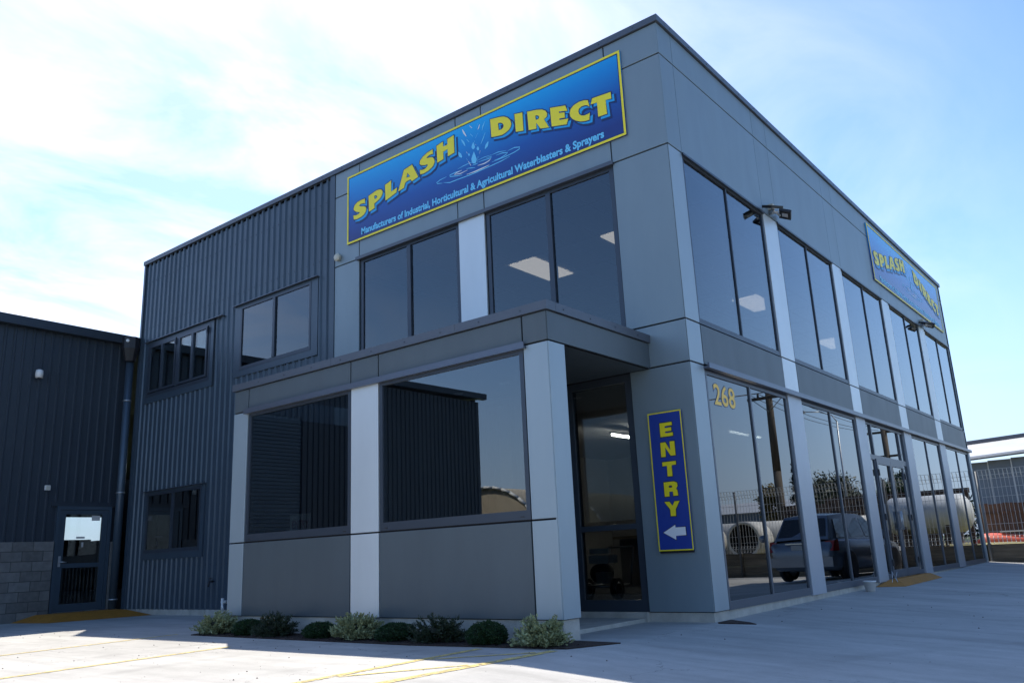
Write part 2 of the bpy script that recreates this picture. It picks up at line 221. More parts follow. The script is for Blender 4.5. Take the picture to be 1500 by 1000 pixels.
# concrete slab: broom marks, stains, pale wear, tyre marks
def concrete_mat():
    m = bpy.data.materials.new("yard concrete"); m.use_nodes = True; nt = m.node_tree; b = nt.nodes["Principled BSDF"]; L = nt.links.new
    g = nt.nodes.new("ShaderNodeNewGeometry")
    def noise(scale, st=(1, 1, 1), rot=0, det=6, rough=0.6):
        mp = nt.nodes.new("ShaderNodeMapping"); mp.inputs["Scale"].default_value = st; mp.inputs["Rotation"].default_value = (0, 0, rot)
        L(g.outputs["Position"], mp.inputs[0]); n = nt.nodes.new("ShaderNodeTexNoise"); n.inputs["Scale"].default_value = scale
        n.inputs["Detail"].default_value = det; n.inputs["Roughness"].default_value = rough; L(mp.outputs[0], n.inputs[0]); return n
    def rng(n, lo, hi, a=0.3, c=0.7):
        r = nt.nodes.new("ShaderNodeMapRange"); r.inputs[1].default_value = a; r.inputs[2].default_value = c; r.inputs[3].default_value = lo; r.inputs[4].default_value = hi
        L(n.outputs[0], r.inputs[0]); return r
    n1 = rng(noise(0.45, (1, 2.2, 1), 0.35, 7), 0.80, 1.16)
    n2 = rng(noise(1.6, (0.35, 2.6, 1), 0.5, 6), 0.86, 1.10)
    n3 = rng(noise(70, det=3), 0.95, 1.05)
    n4 = rng(noise(7, det=8, rough=0.7), 0.93, 1.05)
    prev = None
    for r in (n1, n2, n3, n4):
        if prev is None: prev = r; continue
        x = nt.nodes.new("ShaderNodeMath"); x.operation = 'MULTIPLY'; L(prev.outputs[0], x.inputs[0]); L(r.outputs[0], x.inputs[1]); prev = x
    sp = rng(noise(3.1, (1, 1, 1), 0, 2), 0.0, 1.0, 0.74, 0.80)
    sm = nt.nodes.new("ShaderNodeMath"); sm.operation = 'MULTIPLY_ADD'; L(sp.outputs[0], sm.inputs[0]); sm.inputs[1].default_value = -0.35; sm.inputs[2].default_value = 1.0
    x = nt.nodes.new("ShaderNodeMath"); x.operation = 'MULTIPLY'; L(prev.outputs[0], x.inputs[0]); L(sm.outputs[0], x.inputs[1]); prev = x
    vo = nt.nodes.new("ShaderNodeTexVoronoi"); vo.feature = 'DISTANCE_TO_EDGE'; vo.inputs["Scale"].default_value = 0.23
    wn_ = noise(1.1, det=5); wv = nt.nodes.new("ShaderNodeVectorMath"); wv.operation = 'MULTIPLY_ADD'; L(wn_.outputs["Color"], wv.inputs[0]); wv.inputs[1].default_value = (1.4, 1.4, 0); L(g.outputs["Position"], wv.inputs[2])
    L(wv.outputs[0], vo.inputs["Vector"])
    cr = nt.nodes.new("ShaderNodeMapRange"); cr.inputs[1].default_value = 0.0004; cr.inputs[2].default_value = 0.0018; cr.inputs[3].default_value = 0.62; cr.inputs[4].default_value = 1.0
    L(vo.outputs["Distance"], cr.inputs[0]); x = nt.nodes.new("ShaderNodeMath"); x.operation = 'MULTIPLY'; L(prev.outputs[0], x.inputs[0]); L(cr.outputs[0], x.inputs[1]); prev = x
    # tyre tracks: curved pairs of faint dark bands
    wt = nt.nodes.new("ShaderNodeTexWave"); wt.wave_type = 'RINGS'; wt.rings_direction = 'Z'; wt.wave_profile = 'SIN'; wt.inputs["Scale"].default_value = 0.19; wt.inputs["Distortion"].default_value = 2.2; wt.inputs["Detail"].default_value = 2; wt.inputs["Detail Scale"].default_value = 0.15
    mpt = nt.nodes.new("ShaderNodeMapping"); mpt.inputs["Location"].default_value = (-9.0, 4.0, 0); L(g.outputs["Position"], mpt.inputs[0]); L(mpt.outputs[0], wt.inputs[0])
    tr_ = nt.nodes.new("ShaderNodeMapRange"); tr_.inputs[1].default_value = 0.93; tr_.inputs[2].default_value = 1.0; tr_.inputs[3].default_value = 0.0; tr_.inputs[4].default_value = 1.0; L(wt.outputs[0], tr_.inputs[0])
    tn = rng(noise(0.9, det=6), 0.0, 0.16, 0.45, 0.65); tm_ = nt.nodes.new("ShaderNodeMath"); tm_.operation = 'MULTIPLY'; L(tr_.outputs[0], tm_.inputs[0]); L(tn.outputs[0], tm_.inputs[1])
    ti = nt.nodes.new("ShaderNodeMath"); ti.operation = 'SUBTRACT'; ti.inputs[0].default_value = 1.0; L(tm_.outputs[0], ti.inputs[1])
    x = nt.nodes.new("ShaderNodeMath"); x.operation = 'MULTIPLY'; L(prev.outputs[0], x.inputs[0]); L(ti.outputs[0], x.inputs[1]); prev = x
    s = nt.nodes.new("ShaderNodeVectorMath"); s.operation = 'SCALE'; s.inputs[0].default_value = CONCRETE
    L(prev.outputs[0], s.inputs["Scale"]); L(s.outputs[0], b.inputs["Base Color"])
    b.inputs["Roughness"].default_value = 0.82
    bp = nt.nodes.new("ShaderNodeBump"); bp.inputs["Strength"].default_value = 0.35; bp.inputs["Distance"].default_value = 0.004
    nb = noise(160, (0.25, 1, 1), 0.1, 3); L(nb.outputs[0], bp.inputs["Height"]); L(bp.outputs[0], b.inputs["Normal"])
    return m
M['concrete'] = concrete_mat()
def per_object(m, lo, hi):
    nt = m.node_tree; b = nt.nodes["Principled BSDF"]; src = b.inputs["Base Color"].links[0].from_socket
    oi = nt.nodes.new("ShaderNodeObjectInfo"); r = nt.nodes.new("ShaderNodeMapRange"); r.inputs[3].default_value = lo; r.inputs[4].default_value = hi
    nt.links.new(oi.outputs["Random"], r.inputs[0]); s = nt.nodes.new("ShaderNodeVectorMath"); s.operation = 'SCALE'
    nt.links.new(src, s.inputs[0]); nt.links.new(r.outputs[0], s.inputs["Scale"]); nt.links.new(s.outputs[0], b.inputs["Base Color"])
per_object(M['block'], 0.78, 1.25); per_object(M['timber'], 0.8, 1.2); per_object(M['paling'], 0.6, 1.4); per_object(M['rust'], 0.7, 1.3)
for k_ in ('panel', 'dark_panel', 'silver', 'mid_silver', 'silver_low'): per_object(M[k_], 0.965, 1.035)
for k_ in ('steel', 'steel_dark'): per_object(M[k_], 0.95, 1.05)

def sign_mat(name, x0, x1, z0, z1, axis):
    """Printed sheet: bright cyan-blue at the top running to deep navy below (print, part of the sign)."""
    m = bpy.data.materials.new(name); m.use_nodes = True; nt = m.node_tree; b = nt.nodes["Principled BSDF"]; L = nt.links.new
    g = nt.nodes.new("ShaderNodeNewGeometry"); sp = nt.nodes.new("ShaderNodeSeparateXYZ"); L(g.outputs["Position"], sp.inputs[0])
    u = nt.nodes.new("ShaderNodeMapRange"); L(sp.outputs[axis], u.inputs[0]); u.inputs[1].default_value = x0; u.inputs[2].default_value = x1
    v = nt.nodes.new("ShaderNodeMapRange"); L(sp.outputs[2], v.inputs[0]); v.inputs[1].default_value = z0; v.inputs[2].default_value = z1
    # arc of the lighter band: v + 0.35*(u-0.5)^2
    q = nt.nodes.new("ShaderNodeMath"); q.operation = 'SUBTRACT'; L(u.outputs[0], q.inputs[0]); q.inputs[1].default_value = 0.42
    q2 = nt.nodes.new("ShaderNodeMath"); q2.operation = 'MULTIPLY'; L(q.outputs[0], q2.inputs[0]); L(q.outputs[0], q2.inputs[1])
    q3 = nt.nodes.new("ShaderNodeMath"); q3.operation = 'MULTIPLY_ADD'; L(q2.outputs[0], q3.inputs[0]); q3.inputs[1].default_value = -0.5; L(v.outputs[0], q3.inputs[2])
    r = nt.nodes.new("ShaderNodeValToRGB"); L(q3.outputs[0], r.inputs[0])
    e = r.color_ramp.elements; e[0].position = 0.0; e[0].color = (0.022, 0.045, 0.22, 1); e[1].position = 1.0; e[1].color = (0.008, 0.46, 0.92, 1)
    k = e.new(0.35); k.color = (0.014, 0.10, 0.40, 1); k = e.new(0.7); k.color = (0.008, 0.27, 0.70, 1)
    L(r.outputs[0], b.inputs["Base Color"]); b.inputs["Roughness"].default_value = 0.22; b.inputs["Specular IOR Level"].default_value = 0.5
    return m

# ------------------------------------------------------------------ helpers
def gz(x, y):
    return -0.66 - 0.065*min(max(x, 0), 4.5) + 0.006*min(max(y, 0), 20)

def prop(o, label=None, cat=None, group=None, kind=None):
    if label: o['label'] = label
    if cat: o['category'] = cat
    if group: o['group'] = group
    if kind: o['kind'] = kind
    return o
def thing(name, loc, label, cat, group=None, rz=0):
    o = bpy.data.objects.new(name, None); C.objects.link(o); o.location = loc; o.rotation_euler = (0, 0, rz); o.empty_display_size = 0.2
    return prop(o, label, cat, group)
WORLD_OF = {}
def origin_of(parent):
    v = Vector((0, 0, 0)); p = parent
    while p is not None: v = v + p.location; p = p.parent
    return v
def link(name, verts, faces, m, parent=None, smooth=False, local=False, mats=None, fm=None, recalc=True):
    me = bpy.data.meshes.new(name)
    if parent is not None and not local:
        o = origin_of(parent); verts = [(v[0]-o.x, v[1]-o.y, v[2]-o.z) for v in verts]
    me.from_pydata([tuple(v) for v in verts], [], faces)
    if mats:
        for q in mats: me.materials.append(M[q] if isinstance(q, str) else q)
        for p, i in zip(me.polygons, fm): p.material_index = i
    else:
        me.materials.append(M[m] if isinstance(m, str) else m)
    if recalc:
        bm = bmesh.new(); bm.from_mesh(me); bmesh.ops.recalc_face_normals(bm, faces=bm.faces); bm.to_mesh(me); bm.free()
    if smooth:
        for p in me.polygons: p.use_smooth = True
    ob = bpy.data.objects.new(name, me); C.objects.link(ob); ob.parent = parent
    return ob
BF = [(0, 3, 2, 1), (4, 5, 6, 7), (0, 1, 5, 4), (1, 2, 6, 5), (2, 3, 7, 6), (3, 0, 4, 7)]
def bverts(x0, x1, y0, y1, z0, z1):
    if x0 > x1: x0, x1 = x1, x0
    if y0 > y1: y0, y1 = y1, y0
    if z0 > z1: z0, z1 = z1, z0
    return [(x0, y0, z0), (x1, y0, z0), (x1, y1, z0), (x0, y1, z0), (x0, y0, z1), (x1, y0, z1), (x1, y1, z1), (x0, y1, z1)]
def boxes(name, bl, m, parent=None, **k):
    V, F = [], []
    for b in bl:
        n = len(V); V += bverts(*b); F += [tuple(i+n for i in f) for f in BF]
    return link(name, V, F, m, parent, recalc=False, **k)
def box(name, b, m, parent=None, **k): return boxes(name, [b], m, parent, **k)
AY = -2.27; WX = -14.3
def fb(face, u0, u1, d0, d1, z0, z1):
    if face == 'F': return (u0, u1, -d0, -d1, z0, z1)
    if face == 'R': return (d0, d1, u0, u1, z0, z1)
    if face == 'A': return (u0, u1, AY-d0, AY-d1, z0, z1)
    if face == 'S': return (-0.561+d0, -0.561+d1, u0, u1, z0, z1)
    if face == 'W': return (WX+d0, WX+d1, u0, u1, z0, z1)
def fp(face, u, d, z):
    if face == 'F': return (u, -d, z)
    if face == 'R': return (d, u, z)
    if face == 'A': return (u, AY-d, z)
    if face == 'W': return (WX+d, u, z)
def fbox(name, face, u0, u1, d0, d1, z0, z1, m, parent=None, **k):
    return box(name, fb(face, u0, u1, d0, d1, z0, z1), m, parent, **k)
J = 0.010
def panel(face, u0, u1, z0, z1, m, parent, name="cladding_panel", d=0.0, jl=J, jr=J, jb=J, jt=J):
    """One sheet of composite cladding with its edges turned back (a shallow tray with a 3 mm chamfer)."""
    a, b_, c, e = u0+jl, u1-jr, z0+jb, z1-jt; h = 0.003
    P = []
    for (dd, ins) in ((-0.03, 0), (d-h, 0), (d, h)):
        for (u, z) in ((a+ins, c+ins), (b_-ins, c+ins), (b_-ins, e-ins), (a+ins, e-ins)): P.append(fp(face, u, dd, z))
    F = []
    for k in (0, 4):
        for i in range(4): F.append((k+i, k+(i+1) % 4, k+4+(i+1) % 4, k+4+i))
    F.append((8, 9, 10, 11)); F.append((0, 1, 2, 3))
    return link(name, P, F, m, parent)
def wall_open(name, face, u0, u1, z0, z1, opens, d0, d1, m, parent):
    us = sorted({u0, u1} | {o[0] for o in opens} | {o[1] for o in opens}); zs = sorted({z0, z1} | {o[2] for o in opens} | {o[3] for o in opens})
    us = [u for u in us if u0 <= u <= u1]; zs = [z for z in zs if z0 <= z <= z1]; bl = []
    for i in range(len(us)-1):
        for j in range(len(zs)-1):
            cu, cz = (us[i]+us[i+1])/2, (zs[j]+zs[j+1])/2
            if any(o[0] < cu < o[1] and o[2] < cz < o[3] for o in opens): continue
            bl.append(fb(face, us[i], us[i+1], d0, d1, zs[j], zs[j+1]))
    return boxes(name, bl, m, parent)
def window(face, u0, u1, z0, z1, parent, mull=(), fw=0.045, sill=0.05, head=0.045, mw=0.05, dp=-0.02, depth=0.08, glass='glass', fm='frame', mproud=0.012, name="window", rails=(), label=None):
    """frame > panes, mullions; dp = outer face of the frame from the facade line."""
    d1 = dp; d0 = dp-depth
    w = boxes(name, [fb(face, u0, u0+fw, d0, d1, z0, z1), fb(face, u1-fw, u1, d0, d1, z0, z1),
                     fb(face, u0+fw, u1-fw, d0, d1, z0, z0+sill), fb(face, u0+fw, u1-fw, d0, d1, z1-head, z1)], fm, parent)
    if label: w['label'] = label
    edges = [u0+fw] + [e for c in mull for e in (c-mw/2, c+mw/2)] + [u1-fw]
    zr = [z0+sill] + [e for c in rails for e in (c-mw/2, c+mw/2)] + [z1-head]
    for c in mull: fbox("mullion", face, c-mw/2, c+mw/2, d0, d1+mproud, z0+sill, z1-head, fm, w)
    for i in range(0, len(edges), 2):
        for c in rails: fbox("rail", face, edges[i], edges[i+1], d0, d1+mproud-0.003, c-mw/2, c+mw/2, fm, w)
        for j in range(0, len(zr), 2):
            gd = d1-0.028
            fbox("pane", face, edges[i]-0.004, edges[i+1]+0.004, gd, gd+0.008, zr[j]-0.004, zr[j+1]+0.004, glass, w)
    return w
def tube(V, F, p0, p1, r0, r1=None, n=10, caps=True):
    p0, p1 = Vector(p0), Vector(p1); r1 = r0 if r1 is None else r1
    a = (p1-p0).normalized(); t = a.orthogonal().normalized(); s = a.cross(t); b = len(V)
    for p, r in ((p0, r0), (p1, r1)):
        for i in range(n):
            q = 2*math.pi*i/n; V.append(tuple(p + r*(math.cos(q)*t + math.sin(q)*s)))
    for i in range(n): F.append((b+i, b+(i+1) % n, b+n+(i+1) % n, b+n+i))
    if caps: F.append(tuple(range(b+n-1, b-1, -1))); F.append(tuple(range(b+n, b+2*n)))
def rods(name, segs, m, parent=None, n=8, smooth=True, **k):
    V, F = [], []
    for s in segs: tube(V, F, s[0], s[1], s[2], s[3] if len(s) > 3 else None, n)
    o = link(name, V, F, m, parent, recalc=False, **k)
    if smooth:
        for p in o.data.polygons: p.use_smooth = len(p.vertices) == 4
    return o
def path_rod(name, pts, r, m, parent=None, n=6, **k):
    return rods(name, [(pts[i], pts[i+1], r) for i in range(len(pts)-1)], m, parent, n, **k)
def revolve(name, prof, m, parent, c, axis='z', n=20, smooth=True):
    V, F = [], []
    for (r, h) in prof:
        for i in range(n):
            a = 2*math.pi*i/n; q = (r*math.cos(a), r*math.sin(a))
            V.append({'z': (c[0]+q[0], c[1]+q[1], c[2]+h), 'x': (c[0]+h, c[1]+q[0], c[2]+q[1]), 'y': (c[0]+q[0], c[1]+h, c[2]+q[1])}[axis])
    for k in range(len(prof)-1):
        for i in range(n): F.append((k*n+i, k*n+(i+1) % n, (k+1)*n+(i+1) % n, (k+1)*n+i))
    F.append(tuple(range(n))); F.append(tuple(range((len(prof)-1)*n, len(prof)*n)))
    o = link(name, V, F, m, parent, smooth=False)
    if smooth:
        for p in o.data.polygons: p.use_smooth = len(p.vertices) == 4
    return o
def loops_mesh(loops, grow=0.0, thick=0.0):
    """Filled flat outline with holes -> mesh data in XY."""
    cu = bpy.data.curves.new("outline", 'CURVE'); cu.dimensions = '2D'; cu.fill_mode = 'BOTH' if thick else 'FRONT'; cu.extrude = thick; cu.offset = grow
    for lp in loops:
        s = cu.splines.new('POLY'); s.points.add(len(lp)-1); s.use_cyclic_u = True
        a = sum(lp[i][0]*lp[(i+1) % len(lp)][1]-lp[(i+1) % len(lp)][0]*lp[i][1] for i in range(len(lp)))
        if (a > 0) != (lp is loops[0]): lp = lp[::-1]
        for p, q in zip(s.points, lp): p.co = (q[0], q[1], 0, 1)
    return curve_mesh(cu)
def curve_mesh(cu):
    o = bpy.data.objects.new("tmp", cu); C.objects.link(o)
    dg = bpy.context.evaluated_depsgraph_get(); dg.update()
    me = bpy.data.meshes.new_from_object(o.evaluated_get(dg)); bpy.data.objects.remove(o)
    return me
def text_mesh(s, size, grow=0.0, align='LEFT', space=1.0):
    cu = bpy.data.curves.new("lettering", 'FONT'); cu.body = s; cu.size = size; cu.offset = grow; cu.align_x = align; cu.space_character = space; cu.resolution_u = 3
    return curve_mesh(cu)
def grow_loops(loops, g):
    """Outline pushed outwards by g (hole loops pushed inwards)."""
    out = []
    for k, lp in enumerate(loops):
        n = len(lp); a = sum(lp[i][0]*lp[(i+1) % n][1]-lp[(i+1) % n][0]*lp[i][1] for i in range(n)); s = 1 if a > 0 else -1
        if k: s = -s
        q = []
        for i in range(n):
            p0, p1, p2 = lp[i-1], lp[i], lp[(i+1) % n]
            def nn(a_, b_):
                dx, dy = b_[0]-a_[0], b_[1]-a_[1]; l = math.hypot(dx, dy) or 1; return (dy/l*s, -dx/l*s)
            n1, n2 = nn(p0, p1), nn(p1, p2); mx_, my_ = n1[0]+n2[0], n1[1]+n2[1]; l = math.hypot(mx_, my_) or 1
            crs = (p1[0]-p0[0])*(p2[1]-p1[1])-(p1[1]-p0[1])*(p2[0]-p1[0])
            concave = (crs*(1 if a > 0 else -1) < 0)
            sc_ = min(1.35, 2.0/max(l, 0.2))*g
            if concave and l < 1.5: sc_ = g*0.35
            q.append((p1[0]+mx_/l*sc_*1.0, p1[1]+my_/l*sc_*1.0))
        out.append(q)
    return out
def flat(name, me, face, u, v, d, m, parent, su=1.0, sv=1.0):
    o = origin_of(parent) if parent is not None else Vector((0, 0, 0))
    for vt in me.vertices:
        p = fp(face, u+vt.co.x*su, d+vt.co.z, v+vt.co.y*sv); vt.co = Vector(p)-o
    me.materials.clear(); me.materials.append(M[m])
    ob = bpy.data.objects.new(name, me); C.objects.link(ob); ob.parent = parent; me.name = name
    return ob
def ribbons(strokes):
    V, F = [], []
    for w, pts in strokes:
        n = len(pts); b = len(V)
        for i, p in enumerate(pts):
            a = pts[max(0, i-1)]; c = pts[min(n-1, i+1)]; dx, dy = c[0]-a[0], c[1]-a[1]; l = math.hypot(dx, dy) or 1
            t = 0.35 if i in (0, n-1) else 1.0
            V += [(p[0]-dy/l*w*t, p[1]+dx/l*w*t, 0), (p[0]+dy/l*w*t, p[1]-dx/l*w*t, 0)]
        for i in range(n-1): F.append((b+2*i, b+2*i+1, b+2*i+3, b+2*i+2))
    me = bpy.data.meshes.new("r"); me.from_pydata(V, [], F); return me

# ------------------------------------------------------------------ setting: ground, yard, markings
def sheet(name, xs, ys, zf, m, dz=0.0, kind='structure'):
    V = [(x, y, zf(x, y)+dz) for y in ys for x in xs]; nx = len(xs)
    F = [(j*nx+i, j*nx+i+1, (j+1)*nx+i+1, (j+1)*nx+i) for j in range(len(ys)-1) for i in range(nx-1)]
    o = link(name, V, F, m, None, recalc=False); prop(o, kind=kind); return o
far = [-1500, -400, -120, -60]
sheet("ground", far + [-30, 0, 4.5, 30, 60, 120, 400, 1500], far + [-30, 0, 17.42, 20, 60, 120, 400, 1500], lambda x, y: gz(x, y)-0.06, 'hill')
sheet("yard_concrete", [-14.5, -8, -4, -2, 0, 1, 2, 3, 4.5, 8, 12.5], [-34, -20, -10, -5, -3, 0, 2, 5, 10, 17.42], gz, 'concrete')
sheet("road", [16, 26], [-300, -34, 0, 17.42, 300], lambda x, y: gz(x, y)-0.03, 'asphalt')
sheet("grass_verge", [12.5, 16], [-60, -34, 0, 17.42], lambda x, y: gz(x, y)-0.02, 'grass')
sheet("neighbour_yard", [-30, -4, 0, 4.5, 12.5], [17.6, 20, 24, 60], lambda x, y: gz(x, y)+0.45, 'grass')
# control joints sawn in the slab
boxes_j = []
for y in (-6.4, -10.6):
    pass
# bay lines, slightly worn paint 4 mm proud
def line(pts, w, name="line_marking"):
    V, F = [], []
    for i, (x, y) in enumerate(pts):
        a, c = pts[max(0, i-1)], pts[min(len(pts)-1, i+1)]; dx, dy = c[0]-a[0], c[1]-a[1]; l = math.hypot(dx, dy)
        for s in (-1, 1):
            px, py = x-dy/l*w/2*s, y+dx/l*w/2*s; V.append((px, py, gz(px, py)+0.004))
    for i in range(len(pts)-1): F.append((2*i, 2*i+1, 2*i+3, 2*i+2))
    o = link(name, V, F, 'paint'); prop(o, kind='structure'); return o
line([(-6.93, -2.75), (-6.66, -5.0), (-6.3, -8.5)], 0.08)
line([(-4.0, -2.93), (-4.33, -3.6), (-4.12, -6.1), (-3.9, -9)][1:], 0.09)
line([(-4.45, -2.90), (-4.33, -3.6)], 0.08) if False else None
line([(-1.12, -2.93), (-1.02, -5.4), (-0.9, -9)], 0.09)
line([(-0.27, -2.86), (-0.36, -4.9), (-0.45, -9)], 0.11)
line([(-0.36, -3.02), (-1.02, -3.72)], 0.06)
line([(-0.40, -3.9), (-0.98, -4.8)], 0.06)
line([(-0.43, -5.1), (-0.95, -6.0)], 0.06)

V, F = [], []
for k in range(420):
    x = random.uniform(-11, 4.0); y = random.uniform(-7.5, 6) if x > 0.1 else random.uniform(-7.5, -3.0); r_ = random.choice((.003, .004, .005, .009)); z = gz(x, y)
    n = len(V); V += [(x-r_, y, z+.001), (x, y-r_, z+.001), (x+r_*1.3, y, z+.001), (x, y+r_, z+.001), (x, y, z+r_*1.1)]; F += [(n, n+1, n+4), (n+1, n+2, n+4), (n+2, n+3, n+4), (n+3, n, n+4)]
prop(link("grit", V, F, 'mulch', recalc=False), "scattered dark grit and bark crumbs on the concrete yard", "grit", kind='stuff')
# planting strip
bed = [(-6.75, -2.28), (-6.52, -2.80), (-4.05, -2.86), (-2.12, -2.90), (-0.22, -2.72), (0.02, -2.16), (-0.60, -2.12), (-0.62, -2.30)]
V = [(x, y, gz(x, y)+0.012) for x, y in bed] + [(x, y, gz(x, y)-0.05) for x, y in bed]; n = len(bed)
link("mulch_bed", V, [tuple(range(n))] + [(i, (i+1) % n, n+(i+1) % n, n+i) for i in range(n)], 'mulch')['kind'] = 'structure'
bed2 = [(0.02, 0.0), (0.05, -0.05), (0.42, 0.16), (0.30, 0.26), (0.03, 0.34)]
V = [(x, y, gz(x, y)+0.01) for x, y in bed2] + [(x, y, gz(x, y)-0.05) for x, y in bed2]; n = len(bed2)
link("mulch_gap", V, [tuple(range(n))] + [(i, (i+1) % n, n+(i+1) % n, n+i) for i in range(n)], 'mulch')['kind'] = 'structure'
# loose bark chips
V, F = [], []
for k in range(900):
    x = random.uniform(-6.5, -0.25); y = random.uniform(-2.82, -2.33); z = gz(x, y)+0.015
    a = random.uniform(0, 3.1); l = random.uniform(.01, .03); w = l*.4; dx, dy = math.cos(a)*l, math.sin(a)*l
    n = len(V); V += [(x-dx, y-dy, z), (x+dy*.4, y-dx*.4, z+random.uniform(0, .012)), (x+dx, y+dy, z+random.uniform(0, .015)), (x-dy*.4, y+dx*.4, z+.004)]; F.append((n, n+1, n+2, n+3))
prop(link("bark_chips", V, F, 'mulch', recalc=False), "loose dark bark chips scattered over the planting strip under the porch windows", "bark chips", kind='stuff')

# ------------------------------------------------------------------ OFFICE BUILDING
ZP, ZC, ZJ, ZH, ZS, ZB, Z0 = 7.5, 7.402, 6.906, 5.518, 3.051, 2.488, -0.55
B = thing("office_building", (0, 0, gz(0, 0)), "two storey grey panelled corner building with ribbed steel left wing and glazed right side", "building")
YE = 17.226; XL = -14.06; XP = -6.95; F3, F2, F1, F0 = -6.261, -3.847, -3.281, -0.886
r0 = 0.409; PR = [(3.26, 3.867), (6.706, 7.292), (10.13, 10.756), (13.532, 14.175), (16.999, YE)]
bays = [(r0, 3.26), (3.867, 6.706), (7.292, 10.13), (10.756, 13.532), (14.175, 16.999)]
# concrete footing
boxes("plinth", [(-6.95, -0.03, 0.03, 0.3, -1.0, Z0+0.0), (-0.3, -0.03, 0.3, YE-0.05, -1.1, Z0+0.0), (XL, -6.95, 0.02, 0.3, -1.0, Z0)], 'plinth', B)
# backing walls with window openings
opF = [(F3, F2, ZS-0.9, ZH), (F1, F0, ZS, ZH), (-3.3, F0, Z0+0.02, ZB-0.05)]
wall_open("wall", 'F', XP, -0.032, Z0, ZC-0.02, [(F3, F2, ZS, ZH), (F1, F0, ZS, ZH), (-3.3, F0, Z0, ZB-0.05)], -0.16, -0.031, 'black', B)
wall_open("wall", 'R', 0.16, YE, Z0, ZC-0.02, [(a, b, ZS, ZH) for a, b in bays] + [(a, b, Z0, ZB-0.05) for a, b in bays], -0.16, -0.031, 'black', B)
box("wall", (XL+0.02, 0, YE-0.2, YE-0.05, -1, ZC-0.02), 'panel', B)
box("wall", (XL+0.02, XL+0.2, 0.1, YE-0.2, -1, ZC-0.02), 'steel', B)
box("roof", (XL+0.02, -0.03, 0.03, YE-0.05, ZC-0.05, ZC-0.005), 'cap', B)
# parapet caps (butted lengths, screws)
cp = 0.035
def caprun(face, pts, z0, z1, parent, d1=cp, d0=-0.2):
    for i in range(len(pts)-1): fbox("parapet_cap", face, pts[i]+0.0015, pts[i+1]-0.0015, d0, d1, z0, z1, 'cap', parent)
caprun('F', [XL-0.02, -10.9, -7.9, -4.9, -1.9, cp], ZC, ZP, B)
caprun('R', [0.2, 3.4, 6.8, 10.2, 13.6, YE+0.03], ZC, ZP, B)
segs = []
for k in range(24): segs.append(((-0.35-k*0.58, -cp+0.001, ZC+0.045), (-0.35-k*0.58, -cp-0.006, ZC+0.045), 0.008))
for k in range(28): segs.append(((cp-0.001, 0.35+k*0.6, ZC+0.045), (cp+0.006, 0.35+k*0.6, ZC+0.045), 0.008))
box("corner_post", (-0.034, -0.007, 0.007, 0.034, Z0+0.005, ZC-0.005), 'black', B)
rods("cap_screw", segs, 'frame', B, 6)['kind'] = 'stuff'
# fascia rows, front
cols = [XP, F3, F2, F1, F0, 0]
for i in range(5):
    panel('F', cols[i], cols[i+1], ZJ, ZC, 'panel', B); 
for i in range(5):
    panel('F', cols[i], cols[i+1], ZH, ZJ, 'panel', B)
panel('F', XP, F3, ZS, ZH, 'panel', B); panel('F', XP, F3, ZB, ZS, 'panel', B); panel('F', XP, F3, Z0, ZB, 'panel', B)
panel('F', F2, F1, ZS, ZH, 'silver', B, "pillar_panel")
panel('F', F3, F0, ZB, ZS, 'dark_panel', B, "spandrel_panel")
for a, b in ((ZS, ZH), (ZB, ZS), (Z0, ZB)): panel('F', F0, 0, a, b, 'panel', B, "corner_panel")
# right side rows
colr = [0, r0] + [v for p in PR for v in p]
for a, b in ((ZJ, ZC), (ZH, ZJ)):
    for i in range(len(colr)-1): panel('R', colr[i], colr[i+1], a, b, 'panel', B, jl=0.004, jr=0.004)
for a, b in ((ZS, ZH), (ZB, ZS), (Z0, ZB)): panel('R', 0, r0, a, b, 'mid_silver', B, "corner_panel")
for k, (p, q) in enumerate(PR):
    last = k == 4
    m = 'mid_silver' if last else 'silver'
    panel('R', p, q, ZS, ZH, m, B, "pillar_panel")
    panel('R', p, q, ZB+0.01, ZS, m, B, "pillar_panel")
    panel('R', p, q, Z0-0.02, ZB-0.02, 'mid_silver' if last else 'silver_low', B, "pillar_panel", d=0.016)
for a, b in bays:
    panel('R', a, b, ZB+0.01, ZS, 'dark_panel', B, "spandrel_panel")
# windows, right upper
for k, (a, b) in enumerate(bays):
    window('R', a+0.012, b-0.012, ZS+0.012, ZH-0.01, B, mull=((a+b)/2,), fw=0.035, sill=0.07, head=0.05, mw=0.03, dp=-0.012, depth=0.07, glass='glass_up', mproud=0.0)
    fbox("head_flashing", 'R', a-0.02, b+0.02, -0.03, 0.028, ZH-0.035, ZH-0.004, 'frame', B)
# windows, right lower; bay 2 has the doors
for k, (a, b) in enumerate(bays):
    if k == 2: continue
    window('R', a+0.012, b-0.012, Z0+0.0, ZB-0.06, B, mull=((a+b)/2,), fw=0.04, sill=0.10, head=0.05, mw=0.045, dp=-0.006, depth=0.09, glass='glass_street', fm='frame_light', mproud=0.0)
fbox("head_flashing", 'R', r0-0.03, YE+0.01, -0.03, 0.085, ZB-0.048, ZB-0.018, 'trim', B)
fbox("head_flashing", 'R', r0-0.03, YE+0.01, 0.060, 0.085, ZB-0.018, ZB+0.022, 'trim', B)
